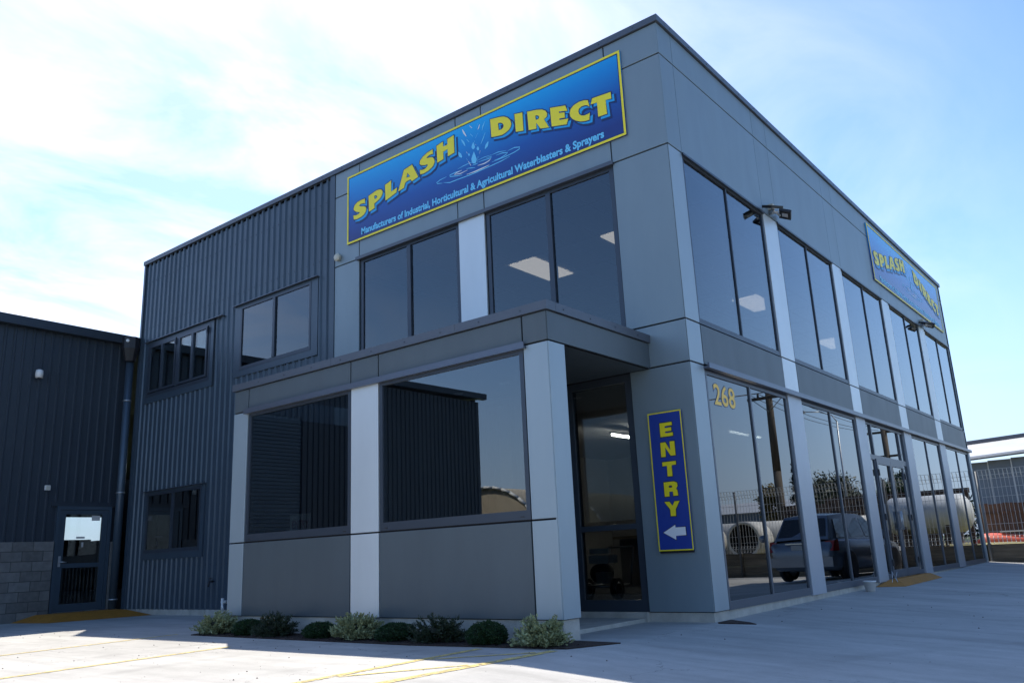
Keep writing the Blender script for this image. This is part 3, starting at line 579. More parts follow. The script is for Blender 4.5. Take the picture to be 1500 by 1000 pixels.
# street doors in bay 2
a, b = bays[2]; zt = 1.72
window('R', a+0.012, b-0.012, zt, ZB-0.06, B, mull=(a+0.42, b-0.42), fw=0.05, sill=0.07, head=0.05, mw=0.06, dp=-0.02, depth=0.09, glass='glass_street', fm='frame_light', mproud=0.01, name="transom_window")
window('R', a+0.012, a+0.42, Z0, zt, B, fw=0.05, sill=0.10, head=0.03, mw=0.06, dp=-0.02, depth=0.09, glass='glass_street', fm='frame_light', name="side_light")
window('R', b-0.42, b-0.012, Z0, zt, B, fw=0.05, sill=0.10, head=0.03, mw=0.06, dp=-0.02, depth=0.09, glass='glass_street', fm='frame_light', name="side_light")
mid = (a+b)/2
for s, (p, q) in enumerate(((a+0.42, mid), (mid, b-0.42))):
    dr = window('R', p+0.004, q-0.004, Z0+0.02, zt-0.004, B, fw=0.085, sill=0.14, head=0.10, dp=0.0, depth=0.07, glass='glass_street', fm='frame_light', name="glass_door")
    hy = q-0.05 if s == 0 else p+0.05
    rods("door_handle", [((0.045, hy, 0.35), (0.045, hy, 0.72), 0.013), ((0.0, hy, 0.38), (0.045, hy, 0.38), 0.01), ((0.0, hy, 0.69), (0.045, hy, 0.69), 0.01)], 'zinc', dr, 8)
    ye = p+0.03 if s == 0 else q-0.03
    for zz in (-0.25, 0.6, 1.45): box("hinge", (0.0, 0.022, ye-0.02, ye+0.02, zz-0.06, zz+0.06), 'lamp_black', dr)
# front upper windows
window('F', F3+0.01, F2-0.01, ZB+0.1, ZH-0.03, B, mull=(-5.02,), fw=0.07, sill=0.08, head=0.05, mw=0.085, dp=-0.03, depth=0.09, glass='glass_up')
window('F', F1+0.01, F0-0.01, ZB+0.1, ZH-0.03, B, mull=(-2.05,), fw=0.07, sill=0.08, head=0.05, mw=0.085, dp=-0.03, depth=0.09, glass='glass_up')
fbox("head_flashing", 'F', F3-0.06, F0+0.03, -0.03, 0.045, ZH-0.028, ZH-0.006, 'cap', B)
fbox("head_flashing", 'F', F3-0.06, F0+0.03, 0.03, 0.045, ZH-0.006, ZH+0.03, 'cap', B)

# ribbed steel wing
PIT_ = 0.19
def rib_profile(u):
    k = math.floor(u/PIT_); o = k*PIT_
    return [(o, 0), (o+0.115, 0), (o+0.132, 0.028), (o+0.165, 0.028), (o+0.182, 0)]
def ribbed(name, face, u0, u1, z0, z1, opens, d, m, parent, n_rib=4):
    """Ribbed cladding laid in separate sheets of n_rib ribs."""
    w = PIT_*n_rib; u = u0
    while u < u1-1e-4:
        ue = min(u+w, u1); pts = []
        k = 0
        while u+k*PIT_ < ue:
            for (a, h) in ((0, 0), (0.115, 0), (0.132, 0.028), (0.165, 0.028), (0.182, 0)):
                if u+k*PIT_+a < ue-1e-6: pts.append((u+k*PIT_+a, h))
            k += 1
        pts.append((ue, 0.0))
        comps = []
        for i in range(len(pts)-1):
            (a, ha), (b, hb) = pts[i], pts[i+1]; c = (a+b)/2
            zs = [(z0, z1)]
            for o in opens:
                if o[0] < c < o[1]:
                    nz_ = []
                    for (p, q) in zs:
                        if o[2] > p: nz_.append((p, min(q, o[2])))
                        if o[3] < q: nz_.append((max(p, o[3]), q))
                    zs = [t for t in nz_ if t[1] > t[0]]
            for (p, q) in zs:
                tch = [c_ for c_ in comps if any(t[0] == i-1 and t[1] < q-1e-6 and t[2] > p+1e-6 for t in c_)]
                new = [(i, p, q, a, ha, b, hb)]
                for c_ in tch: new = c_+new; comps.remove(c_)
                comps.append(new)
        for c_ in comps:
            V, F = [], []
            for (i, p, q, a, ha, b, hb) in c_:
                n = len(V); V += [fp(face, a, d+ha, p), fp(face, b, d+hb, p), fp(face, b, d+hb, q), fp(face, a, d+ha, q)]; F.append((n, n+1, n+2, n+3))
            link(name, V, F, m, parent, recalc=False)
        u = ue
WN = [(-13.60, -11.02, 4.07, 5.34), (-9.91, -7.62, 4.08, 5.42), (-13.25, -11.08, 0.60, 1.87)]
opC = [(a-0.12, b+0.12, c-0.14, e+0.04) for a, b, c, e in WN]
opC[1] = (-10.12, -7.42, 3.95, 5.46)
wall_open("wall", 'F', XL+0.02, XP, Z0, ZC-0.02, WN, -0.16, -0.05, 'black', B)
ribbed("cladding_sheet", 'F', XL+0.06, XP-0.13, Z0, ZC, opC, -0.03, 'steel', B)
fbox("corner_flashing", 'F', XP-0.13, XP+0.004, -0.03, 0.012, Z0, ZC, 'steel', B)
fbox("corner_flashing", 'F', XL-0.01, XL+0.06, -0.10, 0.012, Z0, ZC, 'steel', B)
for k, (a, b, c, e) in enumerate(WN):
    o = opC[k]
    wall_open("window_flashing", 'F', o[0], o[1], o[2], o[3], [(a, b, c, e)], -0.045, 0.006, 'steel', B)
    if k == 0: window('F', a, b, c, e, B, mull=((a+b)/2,), fw=0.06, sill=0.08, head=0.06, mw=0.09, dp=0.012, depth=0.09, glass='glass_up')
    else: window('F', a, b, c, e, B, mull=((a+b)/2,), fw=0.05, sill=0.07, head=0.05, mw=0.07, dp=0.012, depth=0.09, glass='glass_up')
    fbox("head_flashing", 'F', o[0]-0.03, o[1]+(0.36 if k == 0 else 0.03), -0.02, 0.07, e+0.04, e+0.052, 'trim', B)
sg = []
for zz in (0.3, 1.95, 3.4, 5.75, 6.9):
    k = 0
    while XL+0.06+0.1485+k*0.19 < XP-0.15:
        u_ = XL+0.06+0.1485+k*0.19; k += 1
        if any(o[0]-0.03 < u_ < o[1]+0.03 and o[2] < zz < o[3] for o in opC): continue
        sg.append(((u_, -0.0, zz), (u_, -0.006, zz), 0.009))
rods("sheet_screw", sg, 'lamp_black', B, 6)['kind'] = 'stuff'
# casement sashes of the upper left window
a, b, c, e = WN[0]
for p, q in ((a+0.08, (a+b)/2-0.06), ((a+b)/2+0.06, b-0.08)):
    m_ = (p+q)/2
    window('F', p, q, c+0.09, e-0.07, B, mull=(m_,), fw=0.05, sill=0.05, head=0.05, mw=0.075, dp=0.034, depth=0.03, glass='glass_clear', name="casement_sash")
    box("stay_catch", (q-0.02, q+0.02, -0.06, -0.03, e-0.22, e-0.10), 'frame', B)

# ------------------------------------------------------------------ porch block
AZ0, AJ, AF, ACB, ACT = -0.45, 0.559, 2.4745, 2.82, 2.924
AL, AL2, AP1, AP2, AC, AR = -6.507, -6.134, -3.818, -3.28, -0.91, -0.561
boxes("plinth", [(AL+0.03, AR-0.03, AY+0.03, AY+0.30, -1.0, AZ0), (AL+0.03, AL+0.3, AY+0.3, 0.02, -1.0, AZ0), (-0.92, AR-0.03, AY+0.3, -1.95, -1.0, AZ0)], 'plinth', B)
cj = [AL, AL2, AP1, AP2, AC, AR]
for i in range(5): panel('A', cj[i], cj[i+1], AF, ACB, 'dark_panel' if i else 'dark_panel', B, "fascia_panel")
panel('S', 0, 0, 0, 0, 'panel', B) if False else None
def spanel(y0, y1, z0, z1, m, name):
    a, b, c, e = y0+J, y1-J, z0+J, z1-J
    return box(name, (AR-0.03, AR, a, b, c, e), m, B)
spanel(AY, -0.0, AF, ACB, 'dark_panel', "fascia_panel")
box("fascia_return", (AR-0.05, AR-0.031, AY+0.03, -0.002, AF+0.001, ACB), 'black', B)
caprun('A', [AL-0.03, -4.2, -1.9, AR+0.03], ACB, ACT, B, 0.03, -0.15)
box("parapet_cap", (AR-0.12, AR+0.03, AY+0.1515, -0.003, ACB, ACT), 'cap', B)
box("porch_roof", (AL, AR-0.12, AY+0.15, -0.01, 2.80, 2.84), 'cap', B)
box("wall", (AL+0.001, AR-0.031, AY+0.032, AY+0.12, AF+0.002, 2.80), 'black', B)
box("soffit", (-3.56, AR-0.031, AY+0.121, -0.031, AF+0.002, AF+0.02), 'dark_panel', B)
rods("cap_screw", [((-0.9-k*0.62, AY-0.031, ACB+0.05), (-0.9-k*0.62, AY-0.038, ACB+0.05), 0.008) for k in range(9)] + [((AR+0.031, AY+0.3+k*0.55, ACB+0.05), (AR+0.038, AY+0.3+k*0.55, ACB+0.05), 0.008) for k in range(4)], 'frame', B, 6)['kind'] = 'stuff'
# front wall of the porch block
wall_open("wall", 'A', AL+0.005, AR-0.035, AZ0, AF, [(AL2, AP1, AJ+0.02, AF-0.01), (AP2, AC, AJ+0.02, AF-0.01)], -0.14, -0.031, 'black', B)
panel('A', AL, AL2, AJ, AF, 'mid_silver', B, "pillar_panel"); panel('A', AL, AL2, AZ0, AJ, 'mid_silver', B, "pillar_panel")
panel('A', AP1, AP2, AJ, AF, 'silver', B, "pillar_panel"); panel('A', AP1, AP2, AZ0, AJ, 'silver', B, "pillar_panel")
panel('A', AC, AR, AJ, AF, 'mid_silver', B, "pillar_panel"); panel('A', AC, AR, AZ0, AJ, 'mid_silver', B, "pillar_panel")
panel('A', AL2, AP1, AZ0, AJ, 'dark_panel', B, "spandrel_panel"); panel('A', AP2, AC, AZ0, AJ, 'dark_panel', B, "spandrel_panel")
box("pillar_panel", (AR-0.03, AR, AY+J, -1.957, AZ0+J, AF-J), 'mid_silver', B)
box("pillar_panel", (AC+0.05, AR-0.031, -1.975, -1.957, AZ0+J, AF-J), 'mid_silver', B)
box("wall", (AL+0.005, AL+0.1, AY+0.141, -0.0, AZ0, AF), 'steel', B)
window('A', AL2+0.008, AP1-0.008, AJ+0.012, AF-0.03, B, fw=0.055, sill=0.10, head=0.055, dp=-0.01, depth=0.09, glass='glass')
window('A', AP2+0.008, AC-0.008, AJ+0.012, AF-0.03, B, fw=0.055, sill=0.10, head=0.055, dp=-0.01, depth=0.09, glass='glass')
fbox("head_flashing", 'A', AL2-0.06, AC+0.05, -0.02, 0.05, AF-0.045, AF-0.018, 'trim', B)
fbox("head_flashing", 'A', AL2-0.06, AC+0.05, 0.03, 0.05, AF-0.018, AF+0.03, 'trim', B)
for u in (AL2+0.12, AP1-0.12, AP2+0.12, AC-0.12): fbox("weep_cover", 'A', u-0.025, u+0.025, -0.01, -0.004, AJ+0.04, AJ+0.05, 'lamp_black', B)
# entry glazing on the main wall line
window('F', -1.93, F0-0.004, Z0+0.01, AF-0.003, B, fw=0.09, sill=0.14, head=0.10, mw=0.07, dp=-0.02, depth=0.10, glass='glass_entry', rails=(0.50,), name="entry_window", mproud=0.0)
window('F', -2.86, -1.934, Z0+0.01, AF-0.003, B, fw=0.09, sill=0.14, head=0.10, mw=0.07, dp=-0.02, depth=0.10, glass='glass_entry', rails=(0.50,), name="entry_door", mproud=0.0)
window('F', -3.52, -2.864, Z0+0.01, AF-0.003, B, fw=0.09, sill=0.14, head=0.10, mw=0.07, dp=-0.02, depth=0.10, glass='glass_entry', rails=(0.50,), name="entry_window", mproud=0.0)
box("wall", (-3.62, -3.52, AY+0.141, -0.02, -0.6, AF), 'dark_panel', B)
box("doorstep", (-3.5, -0.9, -0.02, 0.03, -0.66, Z0+0.008), 'plinth', B)
box("entry_mat_slab", (-3.5, -0.93, -1.9, -0.021, -0.75, -0.615), 'plinth', B)

# interior
boxes("floor", [(XL+0.2, -0.17, 0.17, YE-0.21, -0.60, -0.49), (AL+0.1, -3.63, AY+0.15, 0.16, -0.60, -0.45)], 'carpet', B)
boxes("floor", [(XL+0.2, -0.17, 0.17, YE-0.21, ZB+0.02, ZS-0.05)], 'carpet', B)
boxes("ceiling", [(-6.9, -0.17, 0.17, YE-0.21, 5.42, 5.44)], 'ceiling', B)
boxes("ceiling", [(-6.9, -0.17, 0.17, YE-0.21, ZB-0.02, ZB+0.0)], 'ceiling', B)
boxes("inner_wall", [(-6.98, -6.90, 0.17, YE-0.21, -0.5, 5.44), (-6.90, -0.17, 8.9, 9.0, -0.49, ZB-0.02), (-6.9, -4.9, 5.2, 5.3, ZS-0.05, 5.42)], 'room', B)
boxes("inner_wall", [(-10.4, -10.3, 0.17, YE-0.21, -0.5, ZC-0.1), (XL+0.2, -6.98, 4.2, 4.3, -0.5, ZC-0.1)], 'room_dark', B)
gb = []
for k in range(11): x = -6.6+0.6*k; gb.append((x-0.012, x+0.012, 0.18, YE-0.22, 5.412, 5.4205))
for k in range(14): y = 0.74+1.2*k; gb.append((-6.89, -0.18, y-0.012, y+0.012, 5.4115, 5.4205))
prop(boxes("ceiling_grid", gb, 'tbar', B), kind='stuff')

# ------------------------------------------------------------------ signs
def big_sign(face, u0, z0, su, sv, label, W=5.96, H=1.345):
    T = thing("wall_sign", Vector(fp(face, u0+W*su/2, 0.0, z0)), label, "sign", "blue company signs high on the building")
    mm = sign_mat("printed sheet "+face, u0, u0+W*su, z0, z0+H*sv, 0 if face == 'F' else 1)
    link("sign_board", bverts(*fb(face, u0, u0+W*su, 0.002, 0.030, z0, z0+H*sv)), BF, mm, T, recalc=False)
    w = 0.034
    boxes("sign_border", [fb(face, u0, u0+W*su, 0.030, 0.034, z0, z0+w), fb(face, u0, u0+W*su, 0.030, 0.034, z0+H*sv-w, z0+H*sv),
                          fb(face, u0, u0+w*su, 0.030, 0.034, z0+w, z0+H*sv-w), fb(face, u0+W*su-w*su, u0+W*su, 0.030, 0.034, z0+w, z0+H*sv-w)], 'sign_yellow', T)
    w2 = 0.050
    boxes("border_line", [fb(face, u0+w*su, u0+(W-w)*su, 0.030, 0.032, z0+w, z0+w2), fb(face, u0+w*su, u0+(W-w)*su, 0.030, 0.032, z0+H*sv-w2, z0+H*sv-w),
                          fb(face, u0+w*su, u0+w2*su, 0.030, 0.032, z0+w2, z0+H*sv-w2), fb(face, u0+(W-w2)*su, u0+(W-w)*su, 0.030, 0.032, z0+w2, z0+H*sv-w2)], 'sign_navy', T)
    k = 0
    for ch, loops in SIGN_LETTERS:
        dd = 0.0003*(k % 2); k += 1
        L_ = flat("letter", loops_mesh(loops, thick=0.0), face, u0, z0, 0.0385+dd, 'sign_yellow', T, su, sv)
        flat("letter_outline", loops_mesh(grow_loops(loops, 0.016)), face, u0, z0, 0.0370+dd, 'sign_navy', L_, su, sv)
        flat("letter_edge", loops_mesh(grow_loops(loops, 0.004)), face, u0+0.045, z0-0.052, 0.0355+dd, 'sign_cyan', L_, su, sv)
        flat("letter_shadow", loops_mesh(grow_loops(loops, 0.020)), face, u0+0.062, z0-0.072, 0.0340+dd, 'sign_navy', L_, su, sv)
    flat("water_ring", ribbons([(w_, p) for c_, w_, p in SIGN_STROKES if not c_]), face, u0, z0, 0.0328, 'sign_pale', T, su, sv)
    flat("water_spray", ribbons([(w_, p) for c_, w_, p in SIGN_STROKES if c_]), face, u0, z0, 0.0336, 'sign_white', T, su, sv)
    for d_ in SIGN_DROPS:
        flat("water_drop", loops_mesh([d_]), face, u0, z0, 0.0333, 'sign_pale', T, su, sv)
    tm = text_mesh("Manufacturers of Industrial, Horticultural & Agricultural Waterblasters & Sprayers", 0.17, 0.006)
    wid = max(v.co.x for v in tm.vertices)
    flat("tagline", tm, face, u0+0.385*su, z0+0.093*sv, 0.0330, 'sign_pale', T, su*5.215/wid, sv)['kind'] = 'stuff'
    return T
big_sign('F', -6.56, 5.857, 1.0, 1.0, "blue company sign with yellow letters on the front wall above the upper windows")
big_sign('R', 9.74, 5.87, 6.86/5.96, 1.03, "blue company sign with yellow letters high on the right side wall")

T = thing("entry_sign", (-0.41, -0.02, 0.18), "tall narrow blue sign reading ENTRY downwards with a white arrow", "sign")
box("sign_board", (-0.638, -0.172, -0.052, -0.030, 0.178, 1.882), 'entry_blue', T)
box("sign_backing", (-0.640, -0.185, -0.030, -0.002, 0.150, 1.860), 'lamp_black', T)
boxes("sign_border", [(-0.640, -0.170, -0.056, -0.0525, 0.176, 0.190), (-0.640, -0.170, -0.056, -0.0525, 1.870, 1.884), (-0.640, -0.627, -0.056, -0.0525, 0.190, 1.870), (-0.183, -0.170, -0.056, -0.0525, 0.190, 1.870)], 'entry_yellow', T)
for i, loops in enumerate(ENTRY_LETTERS):
    last = i == len(ENTRY_LETTERS)-1
    o = flat("arrow" if last else "letter", loops_mesh(loops), 'F', 0, 0, 0.0565, 'sign_white' if last else 'entry_yellow', T)
    flat("letter_outline", loops_mesh(grow_loops(loops, 0.009)), 'F', 0, 0, 0.0545, 'lamp_black', o)

T = thing("house_number", (0.0, 0.95, 2.0), "yellow number 268 in the top corner of the street window", "house number")
for i, ch in enumerate("268"):
    tm = text_mesh(ch, 0.40, 0.006); x0 = min(v.co.x for v in tm.vertices); x1 = max(v.co.x for v in tm.vertices); y0 = min(v.co.y for v in tm.vertices); y1 = max(v.co.y for v in tm.vertices)
    su, sv = 0.205/(x1-x0), 0.285/(y1-y0)
    for v in tm.vertices: v.co.x -= x0; v.co.y -= y0
    o = flat("digit", tm, 'R', 0.655+i*0.228, 2.005, -0.0215, 'number_yellow', T, su, sv)
    tm = text_mesh(ch, 0.40, 0.018)
    for v in tm.vertices: v.co.x -= x0; v.co.y -= y0
    flat("digit_outline", tm, 'R', 0.655+i*0.228, 2.005, -0.0245+0.0004*(i % 2), 'sign_navy', o, su, sv)

# small white notice in the left porch window
T = thing("paper_notice", (-5.0, AY+0.12, 0.66), "white notice with dark red lettering inside the left porch window", "notice")
box("sheet", (-5.22, -4.77, AY+0.115, AY+0.12, 0.665, 0.89), 'paper', T)
tm = text_mesh("ENTRY", 0.15, 0.004); wd = max(v.co.x for v in tm.vertices)
flat("lettering", tm, 'A', -5.17, 0.70, -0.1135, 'dark_red', T, 0.37/wd, 1.0)

# ------------------------------------------------------------------ ceiling lights
def troffer(x, y, label):
    T = thing("ceiling_light", (x, y, 5.41), label, "ceiling light", "square edged ceiling light panels upstairs")
    box("light_panel", (x-0.29, x+0.29, y-0.62, y+0.62, 5.398, 5.4085), 'troffer', T)
troffer(-4.1, 2.62, "long lit ceiling panel behind the upper front window nearest the corner, centre of the glass")
troffer(-2.1, 2.62, "lit ceiling panel partly hidden by the right frame of the upper front window")
troffer(-2.1, 7.95, "lit ceiling panel seen through the first upper window on the right side")
troffer(-2.1, 13.3, "lit ceiling panel seen through the second upper window on the right side")
for y, lab in ((9.4-6.2, "near"), ):
    pass
for i, (x, y, lab) in enumerate(((-3.6, 4.6, "long fluorescent tube glowing beyond the entry door glass"), (-2.0, 6.3, "short glimpse of a glowing tube at the right edge of the entry glass"))):
    T = thing("tube_light", (x, y, 2.3), lab, "tube light"); box("tube_body", (x-0.04, x+0.04, y-0.75, y+0.75, 2.33, 2.37), 'white', T)
    rods("tube", [((x, y-0.72, 2.31), (x, y+0.72, 2.31), 0.02)], 'tube', T, 8)
for x, y, lab in ((-2.35, -0.83, "round downlight in the porch soffit behind the right porch window"), (-3.25, -0.77, "round downlight in the porch soffit beside the pale pillar")):
    T = thing("downlight", (x, y, AF), lab, "downlight")
    revolve("trim_ring", [(0.075, -0.004), (0.06, -0.010), (0.05, 0.0)], 'downlight', T, (x, y, AF+0.001), n=20)

# pressure washer inside the entry glass
def washer(x, y, z):
    T = thing("pressure_washer", (x, y, z), "wheeled pressure washer with white tank and engine standing inside the entry glass", "pressure washer")
    for s in (-0.26, 0.26): 
        w = revolve("wheel", [(0.10, -0.03), (0.155, -0.03), (0.155, 0.03), (0.10, 0.03)], 'tyre', T, (x+s, y-0.1, z+0.155), 'x', 18)
        revolve("rim", [(0.03, -0.02), (0.10, -0.034), (0.10, 0.034), (0.03, 0.02)], 'rim', w, (x+s, y-0.1, z+0.155), 'x', 12)
    rods("frame", [((x-0.22, y-0.3, z+0.2), (x-0.22, y+0.35, z+0.2), 0.015), ((x+0.22, y-0.3, z+0.2), (x+0.22, y+0.35, z+0.2), 0.015), ((x-0.22, y+0.35, z+0.2), (x-0.22, y+0.5, z+0.75), 0.015),
                   ((x+0.22, y+0.35, z+0.2), (x+0.22, y+0.5, z+0.75), 0.015), ((x-0.22, y+0.5, z+0.75), (x+0.22, y+0.5, z+0.75), 0.015), ((x-0.22, y-0.3, z+0.2), (x+0.22, y-0.3, z+0.2), 0.015)], 'zinc', T)
    revolve("engine", [(0.02, -0.17), (0.13, -0.16), (0.15, 0.0), (0.12, 0.12), (0.05, 0.16)], 'lamp_black', T, (x-0.03, y, z+0.38), 'y', 14)
    box("fuel_tank", (x-0.2, x+0.15, y-0.12, y+0.14, z+0.52, z+0.64), 'white', T)
    box("pump", (x+0.02, x+0.2, y-0.28, y-0.1, z+0.24, z+0.4), 'zinc', T)
    box("control_panel", (x-0.24, x+0.1, y-0.02, y+0.05, z+0.66, z+0.74), 'white', T)
washer(-2.45, 1.5, -0.49)
T = thing("counter", (-3.2, 5.2, -0.49), "dim shop counter with red items behind the washer", "counter")
box("counter_top", (-4.4, -2.0, 4.9, 5.5, 0.42, 0.47), 'timber', T); box("counter_front", (-4.3, -2.1, 5.0, 5.05, -0.49, 0.42), 'room_dark', T)
T = thing("storage_bin", (-3.0, 5.2, 0.47), "small red bin on the shop counter", "bin"); revolve("bin_body", [(0.08, 0), (0.11, 0.2), (0.10, 0.2), (0.07, 0.02)], 'red', T, (-3.0, 5.2, 0.471), n=14)

# ------------------------------------------------------------------ small things on the walls
def floodlight(y, label):
    T = thing("floodlight", (0, y, ZH+0.12), label, "floodlight", "twin floodlights on the right wall")
    box("sensor", (0.001, 0.09, y-0.04, y+0.04, ZH+0.12, ZH+0.21), 'beige', T)
    rods("bracket", [((0.0, y, ZH+0.07), (0.16, y, ZH+0.05), 0.035), ((0.12, y-0.16, ZH+0.04), (0.12, y+0.16, ZH+0.04), 0.018)], 'zinc', T)
    for s in (-1, 1):
        o = box("lamp_head", (-0.10, 0.10, -0.14, 0.14, -0.022, 0.022), 'lamp_black', T, local=True); o.location = (0.17, s*0.29, -0.08 if s < 0 else -0.03); o.rotation_euler = (R(-8*s), R(22), R(18*s))
        l = box("lens", (-0.05, 0.05, -0.06, 0.06, -0.026, -0.0225), 'lens', o, local=True)
floodlight(3.56, "black twin floodlight with beige sensor above the first pale pillar of the right wall")
floodlight(13.85, "black twin floodlight under the far wall sign at the fourth pillar of the right wall")
T = thing("alarm_box", (-6.82, 0, 5.68), "small beige box on the front wall below the company sign's left corner", "alarm box")
revolve("case", [(0.02, -0.001), (0.07, -0.01), (0.08, -0.06), (0.055, -0.085), (0.02, -0.09)], 'beige', T, (-6.82, 0.0, 5.68), 'y', 8, smooth=False)
T = thing("garden_tap", (-10.5, -0.03, -0.1), "small dark tap low on the ribbed wall left of the porch block", "tap")
rods("tap_body", [((-10.5, 0.0, -0.02), (-10.5, -0.10, -0.02), 0.02), ((-10.5, -0.10, -0.02), (-10.5, -0.11, -0.12), 0.018), ((-10.54, -0.08, 0.04), (-10.46, -0.08, 0.04), 0.012)], 'lamp_black', T)
T = thing("hose_tap", (-10.1, -0.05, -0.49), "white tap fitting at the foot of the ribbed wall beside the porch block", "tap")
rods("tap_body", [((-9.98, 0.0, -0.4), (-9.98, -0.14, -0.4), 0.03), ((-9.98, -0.12, -0.33), (-9.98, -0.12, -0.56), 0.028), ((-9.98, -0.12, -0.45), (-9.90, -0.16, -0.52), 0.02)], 'white', T)
# paint marks on the footing
T = thing("paint_scribble", (-5.6, AY+0.028, -0.52), "orange spray paint scribble on the concrete footing behind the dark shrubs", "paint mark")
flat("spray_stroke", ribbons([(0.012, [(0, .10), (.03, .03), (.09, .02), (.11, .08), (.07, .12), (.02, .11)]), (0.012, [(.17, .01), (.16, .12), (.23, .12), (.22, .06), (.17, .06), (.25, .0)]), (0.012, [(.30, .12), (.35, .05), (.42, .12)]), (0.012, [(.35, .06), (.33, .0)])]), 'A', -5.72, -0.585, -0.0285, 'ochre', T)

# yellow wedge ramps
def ramp(name, pts_low, pts_top, ztop, label):
    T = thing(name, (sum(p[0] for p in pts_low)/4, sum(p[1] for p in pts_low)/4, gz(*pts_low[0])), label, "ramp")
    V = [(x, y, gz(x, y)+0.003) for x, y in pts_low] + [(x, y, ztop) for x, y in pts_top]
    link("ramp_body", V, [(3, 2, 1, 0), (4, 5, 6, 7)] + [(i, (i+1) % 4, 4+(i+1) % 4, 4+i) for i in range(4)], 'ochre', T)
    return T
ramp("door_ramp", [(-14.24, 0.0), (-14.24, -2.15), (-13.02, -1.95), (-12.7, -0.02)], [(-14.22, -0.12), (-14.22, -1.70), (-13.55, -1.62), (-13.45, -0.2)], -0.535, "orange painted wedge ramp on the concrete before the warehouse door")
T = ramp("door_ramp", [(0.0, 10.2), (0.0, 6.4), (0.38, 6.9), (0.38, 9.8)], [(0.01, 10.0), (0.01, 7.3), (0.14, 7.4), (0.14, 9.9)], -0.535, "orange ribbed wedge ramp before the street doors in the right wall")
gr = []
for k in range(30):
    y = 6.95+k*0.115
    gr.append((0.17, 0.6, y, y+0.05))
T = thing("bucket", (0.18, 5.5, gz(0.18, 5.5)), "small white plastic bucket against the footing near the ramp", "bucket")
revolve("bucket_body", [(0.075, 0.0), (0.095, 0.15), (0.105, 0.15), (0.105, 0.17), (0.09, 0.17), (0.07, 0.02)], 'white', T, (0.18, 5.5, gz(0.18, 5.5)), n=18)
T = thing("wire_stand", (0.2, 7.1, gz(0.2, 7.0)), "bent wire clip standing by the pillar foot at the ramp", "wire clip")
path_rod("wire", [(0.12, 7.0, -0.64), (0.15, 7.02, -0.50), (0.13, 7.1, -0.38), (0.16, 7.12, -0.48), (0.2, 7.15, -0.60), (0.16, 7.2, -0.5), (0.18, 7.25, -0.40)], 0.006, 'zinc', T)

# ------------------------------------------------------------------ WAREHOUSE (left)
Wb = thing("warehouse", (WX, -6, gz(0, 0)), "dark ribbed steel warehouse with block base standing left of the office", "building")
WY = -17.0; WT = 5.50
DO = (-1.43, -0.26, -0.56, 1.66)      # door opening in y, z
RD = (-9.4, -6.6, -0.6, 4.2)          # roller door
wall_open("wall", 'W', WY, 0.0, -1.0, WT, [DO, RD], -0.16, -0.05, 'steel_dark', Wb)
boxes("wall", [(-44, WX-0.17, WY, WY+0.15, -1, 5.6), (-44, -43.8, WY+0.15, 7.5, -1, 5.6), (-44, -43.8, 14.7, 16.9, -1, 5.6), (-44, -43.8, 7.5, 14.7, 3.35, 5.6), (-44, WX-0.17, 16.9, 17.1, -1, 5.6)], 'steel_dark', Wb)
ribbed("cladding_sheet", 'W', WY, 0.0, 0.925, WT, [(DO[0]-0.12, DO[1]+0.12, -1, DO[3]+0.10), (RD[0], RD[1], -1, RD[3])], -0.03, 'steel_dark', Wb, 4)
ribbed("cladding_sheet", 'W', DO[1]+0.13, 0.0, -0.56, 0.93, [], -0.03, 'steel_dark', Wb, 4)
# roof and eave
link("roof", [(WX+0.12, WY-0.2, 5.62), (WX+0.12, 0.0, 5.50), (WX+0.12, 17.0, 5.50), (-29, 17, 6.6), (-29, WY-0.2, 6.6), (-44, 17, 5.5), (-44, WY-0.2, 5.5)], [(0, 1, 3, 4), (1, 2, 3), (3, 4, 6, 5)], 'steel_dark', Wb)
V = [(WX+0.16, 0.06, 5.42), (WX+0.16, WY-0.25, 5.60), (WX+0.16, WY-0.25, 5.80), (WX+0.16, 0.06, 5.62)]
V += [(x-0.2, y, z) for x, y, z in V]
link("gutter", V, [(0, 1, 2, 3), (7, 6, 5, 4), (0, 3, 7, 4), (1, 5, 6, 2), (3, 2, 6, 7), (0, 4, 5, 1)], 'steel_dark', Wb)
# block base: separate blocks with recessed joints
fbox("mortar_bed", 'W', WY, DO[0]-0.02, -0.05, 0.035, -0.95, 0.915, 'mortar', Wb)
bm_full = None; rest = []
for c in range(9):
    z1 = 0.925-0.2*c; z0 = z1-0.187
    y = DO[0]-0.02; first = True
    while y > RD[1]+0.001 or y > WY+0.5:
        ln = 0.192 if (first and c % 2) else 0.392
        if first and c % 2 == 0: ln = 0.392
        y0 = y-ln; first = False
        if y0 < WY: break
        if RD[0] < y0 < RD[1] or RD[0] < y < RD[1]:
            y = y0-0.013
            continue
        if y > RD[1]-0.01 and y > -6.6:
            if bm_full is None or ln < 0.3:
                o = fbox("block", 'W', y0, y, 0.0, 0.045, z0, z1, 'block', Wb)
                if ln > 0.3: bm_full = (o.data, y0, z0)
            else:
                o = bpy.data.objects.new("block", bm_full[0]); C.objects.link(o); o.parent = Wb; o.location = (0, y0-bm_full[1], z0-bm_full[2])
            o.location.x = random.uniform(-0.002, 0.003)
        else: rest.append(fb('W', y0, y, 0.0, 0.045, z0, z1))
        y = y0-0.013
boxes("block_courses", rest, 'block', Wb)['kind'] = 'stuff'
fbox("block_pier", 'W', -0.24, -0.10, -0.02, 0.04, -0.62, 0.90, 'block', Wb)
